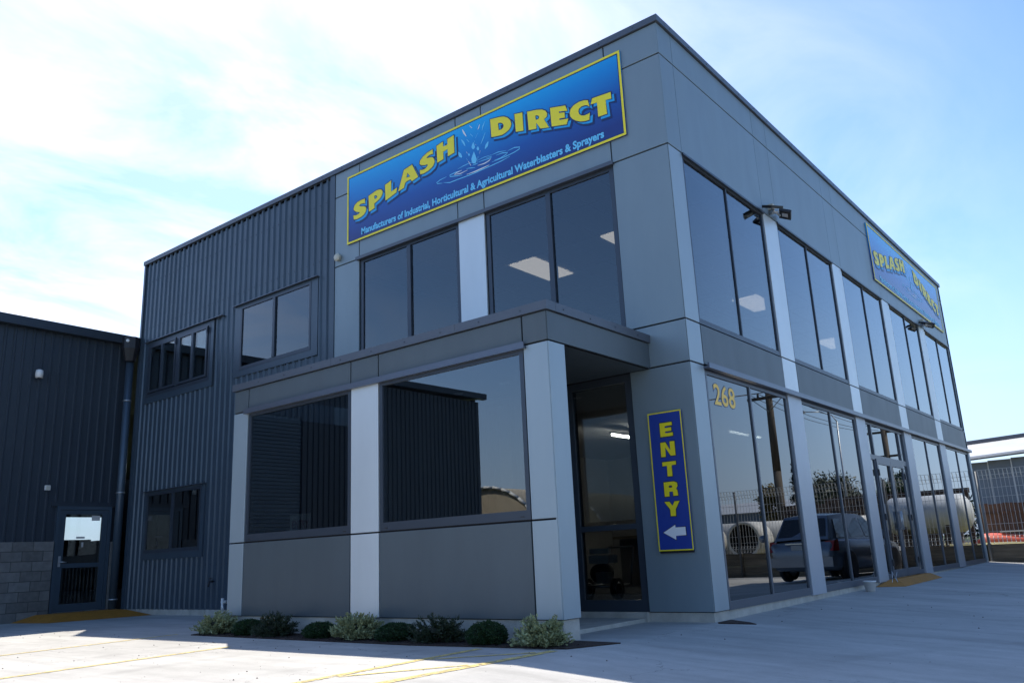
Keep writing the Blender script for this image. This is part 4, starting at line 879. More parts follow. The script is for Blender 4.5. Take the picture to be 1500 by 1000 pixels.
# door
fr = wall_open("door_frame", 'W', DO[0], DO[1], DO[2], DO[3], [(DO[0]+0.07, DO[1]-0.07, DO[2]+0.03, DO[3]-0.07)], -0.12, 0.03, 'steel', Wb)
fbox("door_flashing", 'W', DO[0]-0.12, DO[1]+0.13, -0.03, 0.02, DO[3]+0.001, DO[3]+0.10, 'steel_dark', Wb)
dr = window('W', DO[0]+0.075, DO[1]-0.075, DO[2]+0.035, DO[3]-0.075, Wb, fw=0.12, sill=0.16, head=0.09, mw=0.09, dp=0.01, depth=0.05, glass='glass_clear', rails=(0.42,), name="door", fm='steel', mproud=0.0)
rods("door_handle", [((WX+0.01, DO[0]+0.13, 0.50), (WX+0.05, DO[0]+0.13, 0.50), 0.012), ((WX+0.05, DO[0]+0.13, 0.50), (WX+0.05, DO[0]+0.27, 0.49), 0.012)], 'zinc', dr)
box("lock_plate", (WX+0.011, WX+0.018, DO[0]+0.105, DO[0]+0.155, 0.40, 0.62), 'zinc', dr)
# stickers on the glass
box("sticker", (WX-0.008, WX-0.004, -0.68, -0.50, 1.36, 1.47), 'paper', dr)
box("sticker", (WX-0.008, WX-0.004, -0.98, -0.80, 0.98, 1.02), 'paper', dr)
box("sticker", (WX-0.008, WX-0.004, -0.86, -0.82, 0.80, 0.90), 'paper', dr)
# roller door slats
w0 = fbox("roller_door", 'W', RD[0], RD[1], -0.10, -0.08, RD[2], RD[3], 'steel', Wb)
nsl = int((RD[3]-RD[2])/0.1); sd = None
for k in range(nsl):
    z = RD[2]+0.1*k
    if sd is None:
        sd = fbox("slat", 'W', RD[0], RD[1], -0.08, -0.045, z+0.012, z+0.088, 'steel', w0).data; z_first = z
    else:
        o = bpy.data.objects.new("slat", sd); C.objects.link(o); o.parent = w0; o.location = (0, 0, z-z_first)
boxes("floor", [(-43.8, WX-0.17, WY+0.2, 16.8, -0.62, -0.58)], 'carpet', Wb)
T = thing("crate_stack", (-41.5, 13.6, -0.58), "dark stack of crates silhouetted behind the warehouse door glass, right side", "crates")
for j_ in range(3): box("crate", (-42.2+0.05*j_, -41.0, 12.62+0.04*j_, 14.6, -0.58+j_, 0.40+j_), 'rust', T)
T = thing("pallet_load", (-41.5, 10.5, -0.58), "low dark pallet loads silhouetted behind the warehouse door glass, left side", "pallet")
for y_, z_ in ((7.6, 2.1), (8.9, 1.75), (10.3, 2.0), (11.2, 1.75), (12.0, 1.95)): box("load", (-42.4, -40.9, y_, min(y_+1.35, 12.6), -0.58, z_), 'rust', T)
T = thing("hose_reel", (-40.2, 11.4, 1.95), "small dark hoop above the pallet loads behind the warehouse door glass", "hoop")
path_rod("hoop", [(-41.5, 11.8+0.15*math.cos(a_*0.35), 1.75+0.26*math.sin(a_*0.35)) for a_ in range(10)], 0.03, 'lamp_black', T)
# rain head and downpipe
T = thing("downpipe", (WX+0.2, -0.17, -0.66), "dark round downpipe with hopper in the corner between warehouse and office", "downpipe")
rods("pipe", [((WX+0.17, -0.17, -0.62), (WX+0.17, -0.17, 5.05), 0.085)], 'steel', T, 20)
revolve("rain_head", [(0.09, -0.30), (0.12, -0.28), (0.19, 0.0), (0.20, 0.0), (0.20, 0.28), (0.17, 0.28)], 'lamp_black', T, (WX+0.2, -0.19, 5.28), n=10, smooth=False)
for z in (-0.35, 1.95, 4.05):
    revolve("pipe_bracket", [(0.087, 0.0), (0.095, 0.0), (0.095, 0.03), (0.087, 0.03)], 'zinc', T, (WX+0.17, -0.17, z), n=18)
rods("overflow_pipe", [((WX+0.2, -0.19, 5.45), (WX+0.36, -0.36, 5.45), 0.035)], 'white', T)
# camera and sensor
T = thing("security_camera", (WX, -2.09, 4.45), "white dome ended security camera high on the warehouse wall", "security camera")
revolve("camera_body", [(0.03, 0.0), (0.075, 0.005), (0.08, 0.10), (0.07, 0.17), (0.04, 0.185)], 'white', T, (WX+0.09, -2.09, 4.36), 'z', 16)
revolve("camera_eye", [(0.045, 0.0), (0.035, -0.03), (0.01, -0.045)], 'lamp_black', T, (WX+0.11, -2.09, 4.375), 'z', 14)
box("mount", (WX+0.0, WX+0.05, -2.13, -2.05, 4.42, 4.52), 'white', T)
T = thing("junction_box", (WX, -1.68, 2.04), "small white box on the warehouse wall above the door's left side", "junction box")
box("case", (WX-0.0, WX+0.06, -1.73, -1.63, 1.99, 2.09), 'white', T); box("cover", (WX+0.06, WX+0.068, -1.72, -1.64, 2.0, 2.08), 'beige', T)

# ------------------------------------------------------------------ shrubs
def shrub(x, y, rx, ry, h, kind, label, nleaf, seed):
    rx *= 0.88 if kind != 'pale' else 0.93
    rnd = random.Random(seed); z0 = gz(x, y)
    names = {'ball': 'box_shrub', 'pale': 'variegated_shrub', 'spiky': 'spiky_shrub'}
    T = thing(names[kind], (x, y, z0), label, "shrub", "shrubs in the strip below the porch windows")
    V, F = [], []
    L = {'ball': 0.020, 'pale': 0.036, 'spiky': 0.042}[kind]; nleaf = int(nleaf*(1.3 if kind == 'ball' else 1.7))
    tips = []
    nst = {'ball': 0, 'pale': 110, 'spiky': 90}[kind]
    for k in range(nst):
        a = rnd.uniform(0, 6.283); e = math.asin(rnd.uniform(0.0, 1.0)); rr = rnd.uniform(0.72, 1.08 if kind == 'pale' else 1.2)
        tips.append(Vector((math.cos(a)*math.cos(e)*rx*rr, math.sin(a)*math.cos(e)*ry*rr, 0.04+math.sin(e)*h*rr*0.92)))
    for k in range(nleaf):
        if kind == 'ball':
            a = rnd.uniform(0, 6.283); e = math.asin(rnd.uniform(-0.75, 1.0)); rr = rnd.uniform(0.80, 1.0)**0.5*(1+0.07*math.sin(a*3+seed)+0.06*math.sin(a*7+e*5)+rnd.gauss(0, 0.035))
            c = Vector((math.cos(a)*math.cos(e)*rx*rr, math.sin(a)*math.cos(e)*ry*rr, h*0.46+math.sin(e)*h*0.52*rr)); dirv = Vector((c.x, c.y, c.z-h*0.5)).normalized()
        else:
            t = tips[rnd.randrange(nst)]; f = rnd.uniform(0.35, 1.0); c = t*f + Vector((rnd.gauss(0, .012), rnd.gauss(0, .012), rnd.gauss(0, .010))); c.z = max(c.z, 0.01); dirv = t.normalized()
        d = (dirv + Vector((rnd.gauss(0, .7), rnd.gauss(0, .7), rnd.gauss(0.15, .6)))).normalized(); s = d.cross(Vector((rnd.gauss(0, 1), rnd.gauss(0, 1), rnd.gauss(0, 1)))).normalized()
        l = L*rnd.uniform(0.7, 1.3); w = l*(0.5 if kind != 'spiky' else 0.26)
        n = len(V); V += [tuple(c+Vector((0, 0, 0))), tuple(c+d*l*0.5+s*w*0.5), tuple(c+d*l), tuple(c+d*l*0.5-s*w*0.5)]; F.append((n, n+1, n+2, n+3))
    m = {'ball': 'leaf', 'pale': 'leaf_pale', 'spiky': 'leaf_dark'}[kind]
    cf = 0.80 if kind == 'ball' else 0.45
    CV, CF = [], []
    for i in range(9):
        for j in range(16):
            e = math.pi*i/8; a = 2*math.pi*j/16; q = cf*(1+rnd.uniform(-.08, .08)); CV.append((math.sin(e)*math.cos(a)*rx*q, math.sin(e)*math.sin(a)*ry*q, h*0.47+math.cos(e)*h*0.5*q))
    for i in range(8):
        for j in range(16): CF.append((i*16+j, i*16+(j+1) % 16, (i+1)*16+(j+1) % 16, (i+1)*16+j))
    link("shade_core", CV, CF, 'core_shade', T, local=True, recalc=False)  # solid near-black core: the shrub's inner shade put into colour
    link("foliage", V, F, m, T, local=True, recalc=False)
    sg = [((0, 0, -0.01), tuple(t*0.8), 0.006, 0.002) for t in tips[:26]] or [((0, 0, -0.01), (rnd.uniform(-.1, .1)*rx*4, rnd.uniform(-.1, .1), h*0.6), 0.010, 0.004) for _ in range(7)]
    rods("stem", sg, 'bark', T, 5, local=True)
SH = [(-6.27, -2.55, 0.44, 0.28, 0.27, 'pale', "pale grey green shrub at the far left end of the planting strip", 3600),
      (-5.45, -2.6, 0.22, 0.19, 0.2, 'ball', "small round dark shrub between the leftmost pale shrub and a spiky one", 5200),
      (-4.86, -2.6, 0.37, 0.24, 0.235, 'spiky', "dark spiky shrub just right of the orange paint scribble on the footing", 3400),
      (-3.98, -2.6, 0.24, 0.19, 0.18, 'ball', "round dark shrub on its own left of the middle pale shrub", 5200),
      (-3.32, -2.6, 0.41, 0.27, 0.275, 'pale', "largest pale grey green shrub, at the foot of the silver pillar", 4600),
      (-2.66, -2.6, 0.27, 0.2, 0.19, 'ball', "round dark shrub right beside the middle pale shrub", 5400),
      (-2.0, -2.6, 0.38, 0.23, 0.24, 'spiky', "dark spiky shrub with upright twigs below the right porch window", 3600),
      (-1.29, -2.6, 0.23, 0.2, 0.22, 'ball', "neat round dark shrub nearest the right end pale shrub", 6000),
      (-0.6, -2.6, 0.33, 0.26, 0.265, 'pale', "pale yellowish green shrub at the corner of the porch block", 4600)]
for i, s in enumerate(SH): shrub(*s, seed=20+i)

# ------------------------------------------------------------------ fence along the north boundary
FY = 17.5
Rt = thing("retaining_wall", (4, FY+0.05, -0.8), "low retaining wall of weathered timber sleepers under the wire fence", "retaining wall")
xs = [0.05+2.4*k for k in range(6)]
sdata = None
for k in range(5):
    x0, x1 = xs[k]+0.05, xs[k+1]-0.05
    zb = gz((x0+x1)/2, FY)-0.12
    for j in range(4):
        top = -0.10; hh = 0.2
        z1 = top-j*hh
        o = box("sleeper", (x0-0.045, x1+0.045, FY+0.02, FY+0.07, z1-hh+0.006, z1), 'timber', Rt)
for k in range(6): box("wall_post", (xs[k]-0.05, xs[k]+0.05, FY-0.03, FY+0.02, -1.1, -0.08), 'timber', Rt)
Fe = thing("wire_fence", (4, FY, -0.1), "galvanised wire mesh fence with rolled top standing on the timber retaining wall", "fence")
for k in range(6): 
    rods("fence_post", [((xs[k], FY-0.06, -1.0 if k == 0 else -0.9), (xs[k], FY-0.06, 1.93), 0.032)], 'post_grey', Fe, 10)
for k in range(5):
    x0, x1 = xs[k]+0.04, xs[k+1]-0.04; sg = []
    nv = 22
    for i in range(nv+1):
        x = x0+(x1-x0)*i/nv
        sg += [((x, FY, -0.04), (x, FY, 1.86), 0.006), ((x, FY, 1.86), (x, FY-0.09, 1.95), 0.006), ((x, FY-0.09, 1.95), (x, FY-0.10, 1.80), 0.006), ((x, FY-0.10, 1.80), (x, FY, 1.70), 0.006),
               ((x, FY, -0.04), (x, FY-0.08, -0.07), 0.006), ((x, FY-0.08, -0.07), (x, FY-0.09, 0.06), 0.006), ((x, FY-0.09, 0.06), (x, FY, 0.13), 0.006)]
    for z, dy in ((1.95, -.09), (1.80, -.10), (1.70, 0), (1.45, 0), (1.20, 0), (0.45, 0), (0.25, 0), (0.13, 0), (-0.07, -.08), (0.06, -.09)):
        sg.append(((x0, FY+dy, z), (x1, FY+dy, z), 0.006))
    o = rods("mesh_panel", sg, 'fence', Fe, 4, smooth=False); o['kind'] = 'stuff'

# grey shed beyond the fence
S = thing("grey_shed", (-5, 30, 0.3), "grey ribbed shed with pale roof beyond the wire fence", "shed")
SX1 = 1.2
zr = lambda x: 3.50+0.10*(x+0.14)*0.95
V, F = [], []
x = -16.0
while x < SX1:
    x2 = min(x+0.85, SX1)
    link("wall_sheet", bverts(x+0.006, x2-0.006, 30.0, 30.04, 0.0, 3.10+0.045*(x+2)), BF, 'shed', S, recalc=False)
    if x2 < SX1: box("rib", (x2-0.02, x2+0.02, 29.97, 30.005, 0.0, 3.08+0.045*(x+2)), 'shed_roof', S)
    x = x2
link("roof", [(-16.3, 29.5, 2.70), (SX1+0.3, 29.5, 3.45), (SX1+0.3, 33.5, 4.35), (-16.3, 33.5, 3.60)], [(0, 1, 2, 3)], 'shed_roof', S)
link("gutter", [(-16.3, 29.4, 2.60), (SX1+0.3, 29.4, 3.35), (SX1+0.3, 29.5, 3.46), (-16.3, 29.5, 2.71), (-16.3, 29.5, 2.55), (SX1+0.3, 29.5, 3.30)], [(0, 1, 2, 3), (0, 4, 5, 1)], 'shed', S)
link("ridge_cap", [(-16.3, 33.4, 3.60), (SX1+0.3, 33.4, 4.35), (SX1+0.3, 33.5, 4.52), (-16.3, 33.5, 3.77), (-16.3, 33.9, 3.6), (SX1+.3, 33.9, 4.34)], [(0, 1, 2, 3), (3, 2, 5, 4)], 'steel_dark', S)
box("side_wall", (SX1-0.05, SX1, 30.04, 37, 0, 3.3), 'shed', S)
# brown paling fence in front of the shed
Pf = thing("paling_fence", (-1, 27, -0.1), "rusty brown paling fence in front of the grey shed", "fence")
pd = None
for k in range(40):
    x = -5+k*0.16
    if pd is None: pd = box("paling", (x, x+0.15, 27, 27.02, -0.25, 1.28), 'paling', Pf).data
    else:
        o = bpy.data.objects.new("paling", pd); C.objects.link(o); o.parent = Pf; o.location = (k*0.16, random.uniform(-.006, .006), random.uniform(-0.02, 0.02))
box("fence_rail", (-5, 1.4, 26.95, 26.99, 0.9, 0.98), 'paling', Pf)
T = thing("orange_hull", (-0.2, 22.3, -0.13), "low orange rounded object on the ground behind the wire fence", "plastic hull")
V, F = [], []
NU, NV = 18, 9
for i in range(NU+1):
    t = i/NU; x = -1.3+2.6*t; w = math.sin(math.pi*min(1, max(0.02, t)))**0.5*0.42
    for j in range(NV+1):
        a = math.pi*j/NV; V.append((x, math.cos(a)*w, 0.02+math.sin(a)*(0.30*w/0.42+0.06*math.sin(7*t))))
for i in range(NU):
    for j in range(NV): n = i*(NV+1)+j; F.append((n, n+1, n+NV+2, n+NV+1))
link("hull", V, F, 'red', T, smooth=True, local=True)
V = []; 
T = thing("white_board", (0.35, 22.0, 0.25), "small pale board lying on top of the orange hull", "board")
box("board", (-0.35, 0.55, 22.1, 22.4, 0.22, 0.26), 'white', T)

# ------------------------------------------------------------------ things beyond the fence, seen in the street windows
def culvert(x, y, z, r, ln, rot, label, stub=True):
    T = thing("concrete_pipe", (x, y, z), label, "pipe", "white concrete pipes behind the fence", rz=rot)
    V, F = [], []; n = 28
    rings = [(-ln/2, r), (ln/2, r), (ln/2, r*0.84), (-ln/2, r*0.84)]
    for (h, q) in rings:
        for i in range(n):
            a = 6.28318*i/n; V.append((q*math.cos(a), h, q*math.sin(a)))
    fm = []
    for k in range(4):
        k2 = (k+1) % 4
        for i in range(n): F.append((k*n+i, k*n+(i+1) % n, k2*n+(i+1) % n, k2*n+i)); fm.append(1 if k == 2 else 0)
    o = link("pipe_body", V, F, None, T, local=True, mats=['pipe', 'bore_shade'], fm=fm)
    for p in o.data.polygons: p.use_smooth = True
    o2 = link("bore_shade_disc", [(r*0.84*math.cos(6.28318*i/n), ln/2-0.05, r*0.84*math.sin(6.28318*i/n)) for i in range(n)], [tuple(range(n))], 'bore_shade', T, local=True)  # black bore and added disc paint the shade inside the open pipe
PZ = 0.36
culvert(8.2, 20.6, PZ, 0.66, 1.2, 0.0, "short white concrete pipe with its dark open end to the yard, right of two")
culvert(10.05, 20.6, PZ, 0.66, 1.2, 0.0, "short white concrete pipe with its dark open end to the yard, far one of two")
culvert(8.6, 21.95, PZ+0.0, 0.66, 9.0, R(90), "long white concrete pipe lying behind the two short pipes")
def tank(x, y, z, r, ln, label):
    T = thing("storage_tank", (x, y, z), label, "tank")
    prof = [(0.02, -ln/2-0.32), (r*0.55, -ln/2-0.26), (r*0.85, -ln/2-0.14), (r, -ln/2), (r, ln/2), (r*0.85, ln/2+0.14), (r*0.55, ln/2+0.26), (0.02, ln/2+0.32)]
    revolve("tank_shell", prof, 'tank', T, (x, y, z), 'x', 32)
    for s in (-ln*0.35, ln*0.35): box("saddle", (x+s-0.15, x+s+0.15, y-r*0.8, y+r*0.8, z-r-0.35, z-r*0.6), 'rust', T)
tank(2.05, 20.6, 0.88, 0.60, 2.1, "long silver cylindrical tank lying on saddles behind the wire fence")
T = thing("steel_beam", (1.6, 22.8, 1.7), "dark rusty beam frame running above the silver tank", "beam")
boxes("beam", [(1.1, 6.0, 22.75, 22.9, 1.58, 1.75)], 'rust', T); boxes("beam_post", [(1.15, 1.25, 22.76, 22.88, -0.2, 1.58), (5.85, 5.97, 22.76, 22.88, -0.2, 1.58), (2.0, 2.1, 22.76, 22.88, -0.2, 1.58)], 'rust', T)
Pk = thing("dark_paling_fence", (5, 24, 0), "dark paling fence behind the parked car's side of the yard", "fence")
pd = None
for k in range(36):
    x = 2.4+k*0.16
    if pd is None: pd = box("paling", (x, x+0.15, 24, 24.02, -0.3, 1.62), 'rust', Pk).data
    else:
        o = bpy.data.objects.new("paling", pd); C.objects.link(o); o.parent = Pk; o.location = (k*0.16, random.uniform(-.006, .006), random.uniform(-0.02, 0.02))
# power pole and wires
T = thing("power_pole", (8.3, 26, -0.4), "tall timber power pole with a crossarm and wires, mirrored in the first street window", "power pole")
rods("pole", [((8.97, 26, -0.5), (8.93, 26, 3.2), 0.21, 0.18), ((8.93, 26, 3.2), (8.90, 26, 6.9), 0.18, 0.14)], 'pole', T, 14)
box("crossarm", (8.0, 9.85, 25.85, 25.97, 6.38, 6.50), 'pole', T)
for x in (8.1, 8.45, 9.35, 9.75): revolve("insulator", [(0.03, 0), (0.06, 0.04), (0.04, 0.09), (0.06, 0.12), (0.02, 0.16)], 'lamp_black', T, (x, 25.91, 6.5), n=10)
rods("brace", [((8.2, 25.86, 6.4), (8.9, 25.86, 5.8), 0.02), ((9.6, 25.86, 6.4), (8.9, 25.86, 5.8), 0.02)], 'zinc', T, 6)
def wire(p, q, sag, label):
    p, q = Vector(p), Vector(q); n = 20; pts = []
    for i in range(n+1):
        t = i/n; v = p.lerp(q, t); v.z -= sag*4*t*(1-t); pts.append(tuple(v))
    o = path_rod("power_line", pts, 0.014, 'lamp_black', None, 5); prop(o, label, "cable", "power lines from the pole")
P2 = thing("power_pole", (7.84, 40, -0.4), "second timber power pole farther off, mirrored in the glass over the street doors", "power pole")
rods("pole", [((7.9, 40, -0.5), (7.84, 40, 6.6), 0.2, 0.15)], 'pole', P2, 12)
boxes("crossarm", [(6.9, 8.75, 39.9, 40.0, 5.9, 6.02), (7.1, 8.6, 39.9, 40.0, 4.55, 4.67)], 'pole', P2)
for i, (x, nm) in enumerate(((8.1, "innermost"), (8.45, "second"), (9.35, "third"), (9.75, "outermost"))):
    wire((x, 25.91, 6.68), (7.0+0.55*i, 40, 6.1), 0.35, "thin black power line between the two poles, from the "+nm+" insulator")
    wire((x, 25.91, 6.68), (x+22, 8-2.0*i, 7.0), 0.9, "thin black power line sagging towards the road from the "+nm+" insulator")
T = thing("street_lamp", (6.2, 26, -0.3), "slim street lamp with curved arm mirrored in the second street window", "street lamp")
rods("post", [((6.22, 26, -0.4), (6.12, 26, 5.0), 0.05, 0.03)], 'zinc', T, 8)
path_rod("arm", [(6.12, 26, 5.0), (6.3, 26, 5.3), (6.8, 26, 5.5), (7.5, 26, 5.6)], 0.022, 'zinc', T); box("lamp_head", (7.4, 7.9, 25.92, 26.08, 5.54, 5.64), 'zinc', T)
# trees in the reflections
def tree(name, x, y, z0, h, r, cz, m, label, n, seed, conifer=False, rag=0.25):
    rnd = random.Random(seed); T = thing(name, (x, y, z0), label, "tree", None)
    rods("trunk", [((0, 0, -0.1), (0.05, 0.02, h*0.5), 0.09*r, 0.05*r), ((0.05, 0.02, h*0.5), (0, 0, h*0.9), 0.05*r, 0.015)] +
         [((0, 0, h*(0.3+0.1*k)), (math.cos(k*2.2)*r*0.7, math.sin(k*2.2)*r*0.7, h*(0.45+0.1*k)), 0.03*r, 0.01) for k in range(5)], 'bark', T, 7, local=True)
    V, F = [], []; cl = []
    for k in range(34):
        if conifer:
            t = rnd.uniform(0.12, 1.0); rr = r*(1.05-t)*rnd.uniform(.4, 1); a = rnd.uniform(0, 6.28); cl.append((math.cos(a)*rr, math.sin(a)*rr, h*t, r*0.25*(1.2-t)))
        else:
            a = rnd.uniform(0, 6.28); e = math.asin(rnd.uniform(-.6, 1)); rr = rnd.uniform(.45, 1.0); cl.append((math.cos(a)*math.cos(e)*r*rr, math.sin(a)*math.cos(e)*r*rr, cz+math.sin(e)*(h-cz)*rr, r*rnd.uniform(.2, .36)))
    for k in range(n):
        c = cl[rnd.randrange(len(cl))]; p = Vector((c[0]+rnd.gauss(0, c[3]*.6), c[1]+rnd.gauss(0, c[3]*.6), c[2]+rnd.gauss(0, c[3]*.5)))
        d = Vector((rnd.gauss(0, 1), rnd.gauss(0, 1), rnd.gauss(0, 1))).normalized(); s = d.orthogonal().normalized(); l = 0.07*rnd.uniform(.6, 1.5)
        q = len(V); V += [tuple(p), tuple(p+d*l+s*l*.5), tuple(p+d*2*l), tuple(p+d*l-s*l*.5)]; F.append((q, q+1, q+2, q+3))
    link("crown", V, F, m, T, local=True, recalc=False)
tree("conifer_tree", 8.55, 27.5, -0.2, 4.2, 0.75, 0, 'leaf_dark', "dark pointed conifer beside the power pole beyond the fence", 6000, 3, True)
tree("bushy_tree", 7.1, 27.5, -0.2, 3.1, 1.15, 2.0, 'leaf_dark', "wide dark bushy tree beyond the fence, mirrored behind the parked car", 9000, 4)
tree("olive_shrub", 9.9, 27.5, -0.2, 3.1, 0.55, 1.8, 'leaf_yellow', "yellowish upright bush left of the power pole beyond the fence", 4000, 5)
tree("bushy_tree", 5.6, 31.5, -0.2, 3.3, 0.9, 2.0, 'leaf', "smaller green tree behind the slim street lamp", 5000, 6)
# far white shed for the horizon in the first window
T = thing("far_shed", (16, 44, 0), "long low pale industrial shed far beyond the pipes", "shed")
box("shed_wall", (9, 30, 44, 54, -0.6, 2.2), 'shed', T)
link("roof", [(8.7, 43.7, 2.2), (30.3, 43.7, 2.2), (30.3, 49, 3.1), (8.7, 49, 3.1), (30.3, 54.3, 2.2), (8.7, 54.3, 2.2)], [(0, 1, 2, 3), (3, 2, 4, 5)], 'shed_roof', T)
for k in range(6): boxes("window", [(10.5+k*3.2, 12+k*3.2, 43.96, 44.0, 0.6, 1.5)], 'glass_dark', T)
V, F = [], []
rt = random.Random(99)
for k in range(9000):
    x = rt.uniform(6, 95); y = 75+rt.gauss(0, 1.5)-0.25*x; hh = 2.2+1.3*math.sin(x*0.21)+0.9*math.sin(x*0.57+1); z = -0.6+hh*math.sqrt(rt.random())
    d = Vector((rt.gauss(0, 1), rt.gauss(0, 1), rt.gauss(0, 1))).normalized(); s = d.orthogonal().normalized(); l = 0.3*rt.uniform(.6, 1.5); p = Vector((x, y, z)); q = len(V)
    V += [tuple(p), tuple(p+d*l+s*l*.6), tuple(p+d*2*l), tuple(p+d*l-s*l*.6)]; F.append((q, q+1, q+2, q+3))
prop(link("tree_belt", V, F, 'leaf_dark', recalc=False), "far belt of dark trees along the horizon, mirrored in the street windows", "trees", kind='stuff')
# hoop-roofed canvas shelter behind the camera, mirrored low in the porch window
T = thing("canvas_shelter", (-20, -25, -0.7), "beige hoop shaped canvas shelter across the yard, mirrored in the porch window", "shelter")
V, F = [], []; n = 20; HX = -17.6; HY = -21.0
for j, y in enumerate((HY, HY-5.5)):
    for i in range(n+1):
        a = math.pi*i/n; V.append((HX+3.0*math.cos(a), y, 0.0+2.9*math.sin(a)))
for i in range(n): F.append((i, i+1, n+2+i, n+1+i))
link("canvas_roof", V, F, 'canvas', T, smooth=True)
link("canvas_end", [(HX+2.95*math.cos(math.pi*i/n), HY-0.03, 2.85*math.sin(math.pi*i/n)) for i in range(n+1)] + [(HX-2.95, HY-0.03, -0.8), (HX+2.95, HY-0.03, -0.8)], [tuple(range(n+3))], 'canvas', T)
rods("hoop", [((HX+3.02*math.cos(math.pi*i/n), HY+0.02, 3.0*0.97*math.sin(math.pi*i/n)), (HX+3.02*math.cos(math.pi*(i+1)/n), HY+0.02, 3.0*0.97*math.sin(math.pi*(i+1)/n)), 0.06) for i in range(n)], 'white', T, 6)
boxes("side_wall", [(HX-3.0, HX-2.9, HY-5.5, HY, -0.8, 0.05), (HX+2.9, HX+3.0, HY-5.5, HY, -0.8, 0.05)], 'canvas', T)

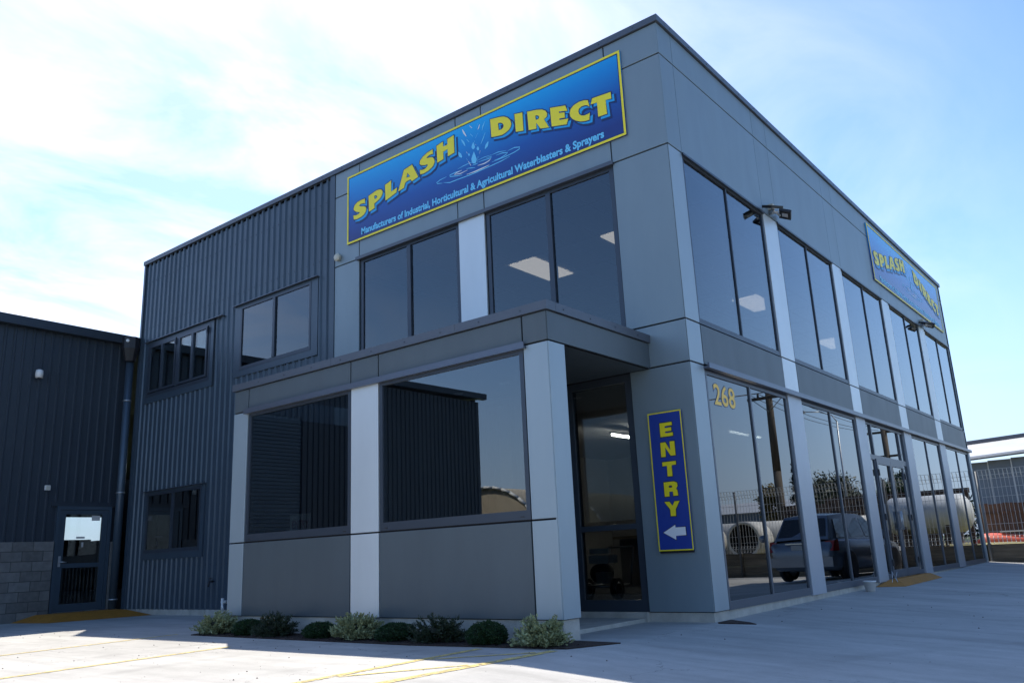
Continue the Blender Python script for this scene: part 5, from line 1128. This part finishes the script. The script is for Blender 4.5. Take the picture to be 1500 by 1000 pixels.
# ------------------------------------------------------------------ parked car (stands right of the frame, mirrored in the street windows)
def car(x, y, z):
    T = thing("parked_car", (x, y, z), "grey five door sport utility car parked nose to the fence, mirrored in the street windows", "car")
    # stations along the length (y from rear bumper 0 to nose 4.55): (y, half width low, half width belt, z bottom, z belt)
    st = [(0.0, .70, .72, .42, .72), (0.05, .82, .84, .30, .95), (0.30, .87, .87, .25, 1.02), (1.2, .89, .89, .24, 1.02), (2.4, .89, .89, .24, 1.00), (3.2, .89, .88, .24, .98), (3.45, .89, .86, .25, .96), (4.2, .85, .80, .26, .86), (4.45, .76, .72, .28, .74), (4.55, .60, .60, .38, .62)]
    V, F = [], []
    for (yy, wl, wb, zb, zt) in st:
        zm = (zb+zt)/2
        ring = [(-wl*.92, zb), (-wl, zb+.10), (-wl*1.01, zm), (-wb, zt-.06), (-wb*.93, zt), (0, zt+.03), (wb*.93, zt), (wb, zt-.06), (wl*1.01, zm), (wl, zb+.10), (wl*.92, zb), (0, zb-.02)]
        for (px, pz) in ring: V.append((px, yy, pz))
    n = 12
    for k in range(len(st)-1):
        for i in range(n): F.append((k*n+i, k*n+(i+1) % n, (k+1)*n+(i+1) % n, (k+1)*n+i))
    F += [tuple(range(n)), tuple(range((len(st)-1)*n, len(st)*n))]
    o = link("body", V, F, 'car', T, local=True, smooth=True)
    # greenhouse
    gh = [(0.08, .76, 1.00, .74, 1.02), (0.50, .80, 1.02, .60, 1.62), (1.3, .82, 1.02, .63, 1.68), (2.2, .82, 1.01, .62, 1.66), (2.65, .81, 1.00, .58, 1.60), (3.45, .80, .97, .76, .99)]
    V, F = [], []
    for (yy, w0_, z0_, w1_, z1_) in gh: V += [(-w0_, yy, z0_), (-w1_, yy, z1_), (0, yy, z1_+.03), (w1_, yy, z1_), (w0_, yy, z0_)]
    for k in range(len(gh)-1):
        for i in range(4): F.append((k*5+i, k*5+i+1, (k+1)*5+i+1, (k+1)*5+i))
    link("roof", V, F, 'car', T, local=True)
    gl = 'car_glass'
    def gq(name, pts, off, m=None): link(name, [(p[0]+off[0], p[1]+off[1], p[2]+off[2]) for p in pts], [tuple(range(len(pts)))], m or gl, T, local=True, recalc=False)
    dm = 'lamp_black'
    gq("rear_window", [(-.66, .16, 1.09), (.66, .16, 1.09), (.56, .45, 1.54), (-.56, .45, 1.54)], (0, -.03, .02), 'lamp_glass')
    gq("windscreen", [(-.70, 3.30, 1.06), (.70, 3.30, 1.06), (.55, 2.72, 1.55), (-.55, 2.72, 1.55)], (0, .04, .03), 'lamp_glass')
    for s in (-1, 1):
        def sx(z, yy): t = (z-1.01)/0.62; return s*(.82-.20*t+.012)
        for (ya, yb, yc, yd) in ((0.42, 1.15, 1.15, 0.66), (1.25, 2.05, 2.05, 1.25), (2.15, 3.05, 2.55, 2.15)):
            link("side_window", [(sx(1.06, 0), ya, 1.06), (sx(1.06, 0), yb, 1.06), (sx(1.54, 0), yc, 1.54), (sx(1.54, 0), yd, 1.54)], [(0, 1, 2, 3)], 'lamp_glass', T, local=True, recalc=False)
        for yy in (0.85, 3.62):
            cx = s*0.80
            w = revolve("wheel", [(0.24, -0.09), (0.335, -0.11), (0.345, 0.0), (0.335, 0.11), (0.24, 0.09)], 'tyre', None, (0, 0, 0), 'x', 24); w.parent = T; w.location = (cx, yy, 0.345)
            rm = revolve("rim", [(0.05, -0.10), (0.24, -0.095), (0.24, 0.095), (0.05, 0.10)], 'rim', None, (0, 0, 0), 'x', 14); rm.parent = w
            a = revolve("wheel_arch", [(0.36, -0.06), (0.40, -0.055), (0.40, 0.055), (0.36, 0.06)], 'lamp_black', None, (0, 0, 0), 'x', 24); a.parent = T; a.location = (s*0.865, yy, 0.36)
        link("tail_light", [(s*.885, .10, 1.00), (s*.885, .34, 1.02), (s*.90, .30, .74), (s*.86, .02, .74), (s*.62, .035, .78), (s*.66, .06, .98)], [(0, 1, 2, 3), (0, 3, 4, 5)], 'red_lens', T, local=True, recalc=False)
        box("headlight", (s*.55, s*.80, 4.30, 4.48, .62, .74), 'lens', T, local=True)
        mm = revolve("wing_mirror", [(0.02, -0.07), (0.09, -0.05), (0.10, 0.02), (0.05, 0.07)], 'car', None, (0, 0, 0), 'y', 12); mm.parent = T; mm.location = (s*1.0, 2.95, 1.10)
    box("rear_bumper", (-.86, .86, -.06, .20, .36, .60), 'car', T, local=True)
    box("number_plate", (-.24, .24, -.005, .01, .78, .90), 'paper', T, local=True); T.children[-1].location.y = -.02
    box("tailgate_trim", (-.40, .40, -.012, .02, .925, .955), 'chrome', T, local=True)
    rods("roof_rail", [((-.60, .7, 1.72), (-.60, 2.5, 1.71), .015), ((.60, .7, 1.72), (.60, 2.5, 1.71), .015)], 'lamp_black', T, 6, local=True)
    return T
M['lamp_glass'] = mat("dark car glass", (0.012, 0.014, 0.018), 0.05, spec=0.8)
CAR = car(3.35, 12.3, gz(3.15, 14.0)); CAR.rotation_euler = (0, 0, R(7))
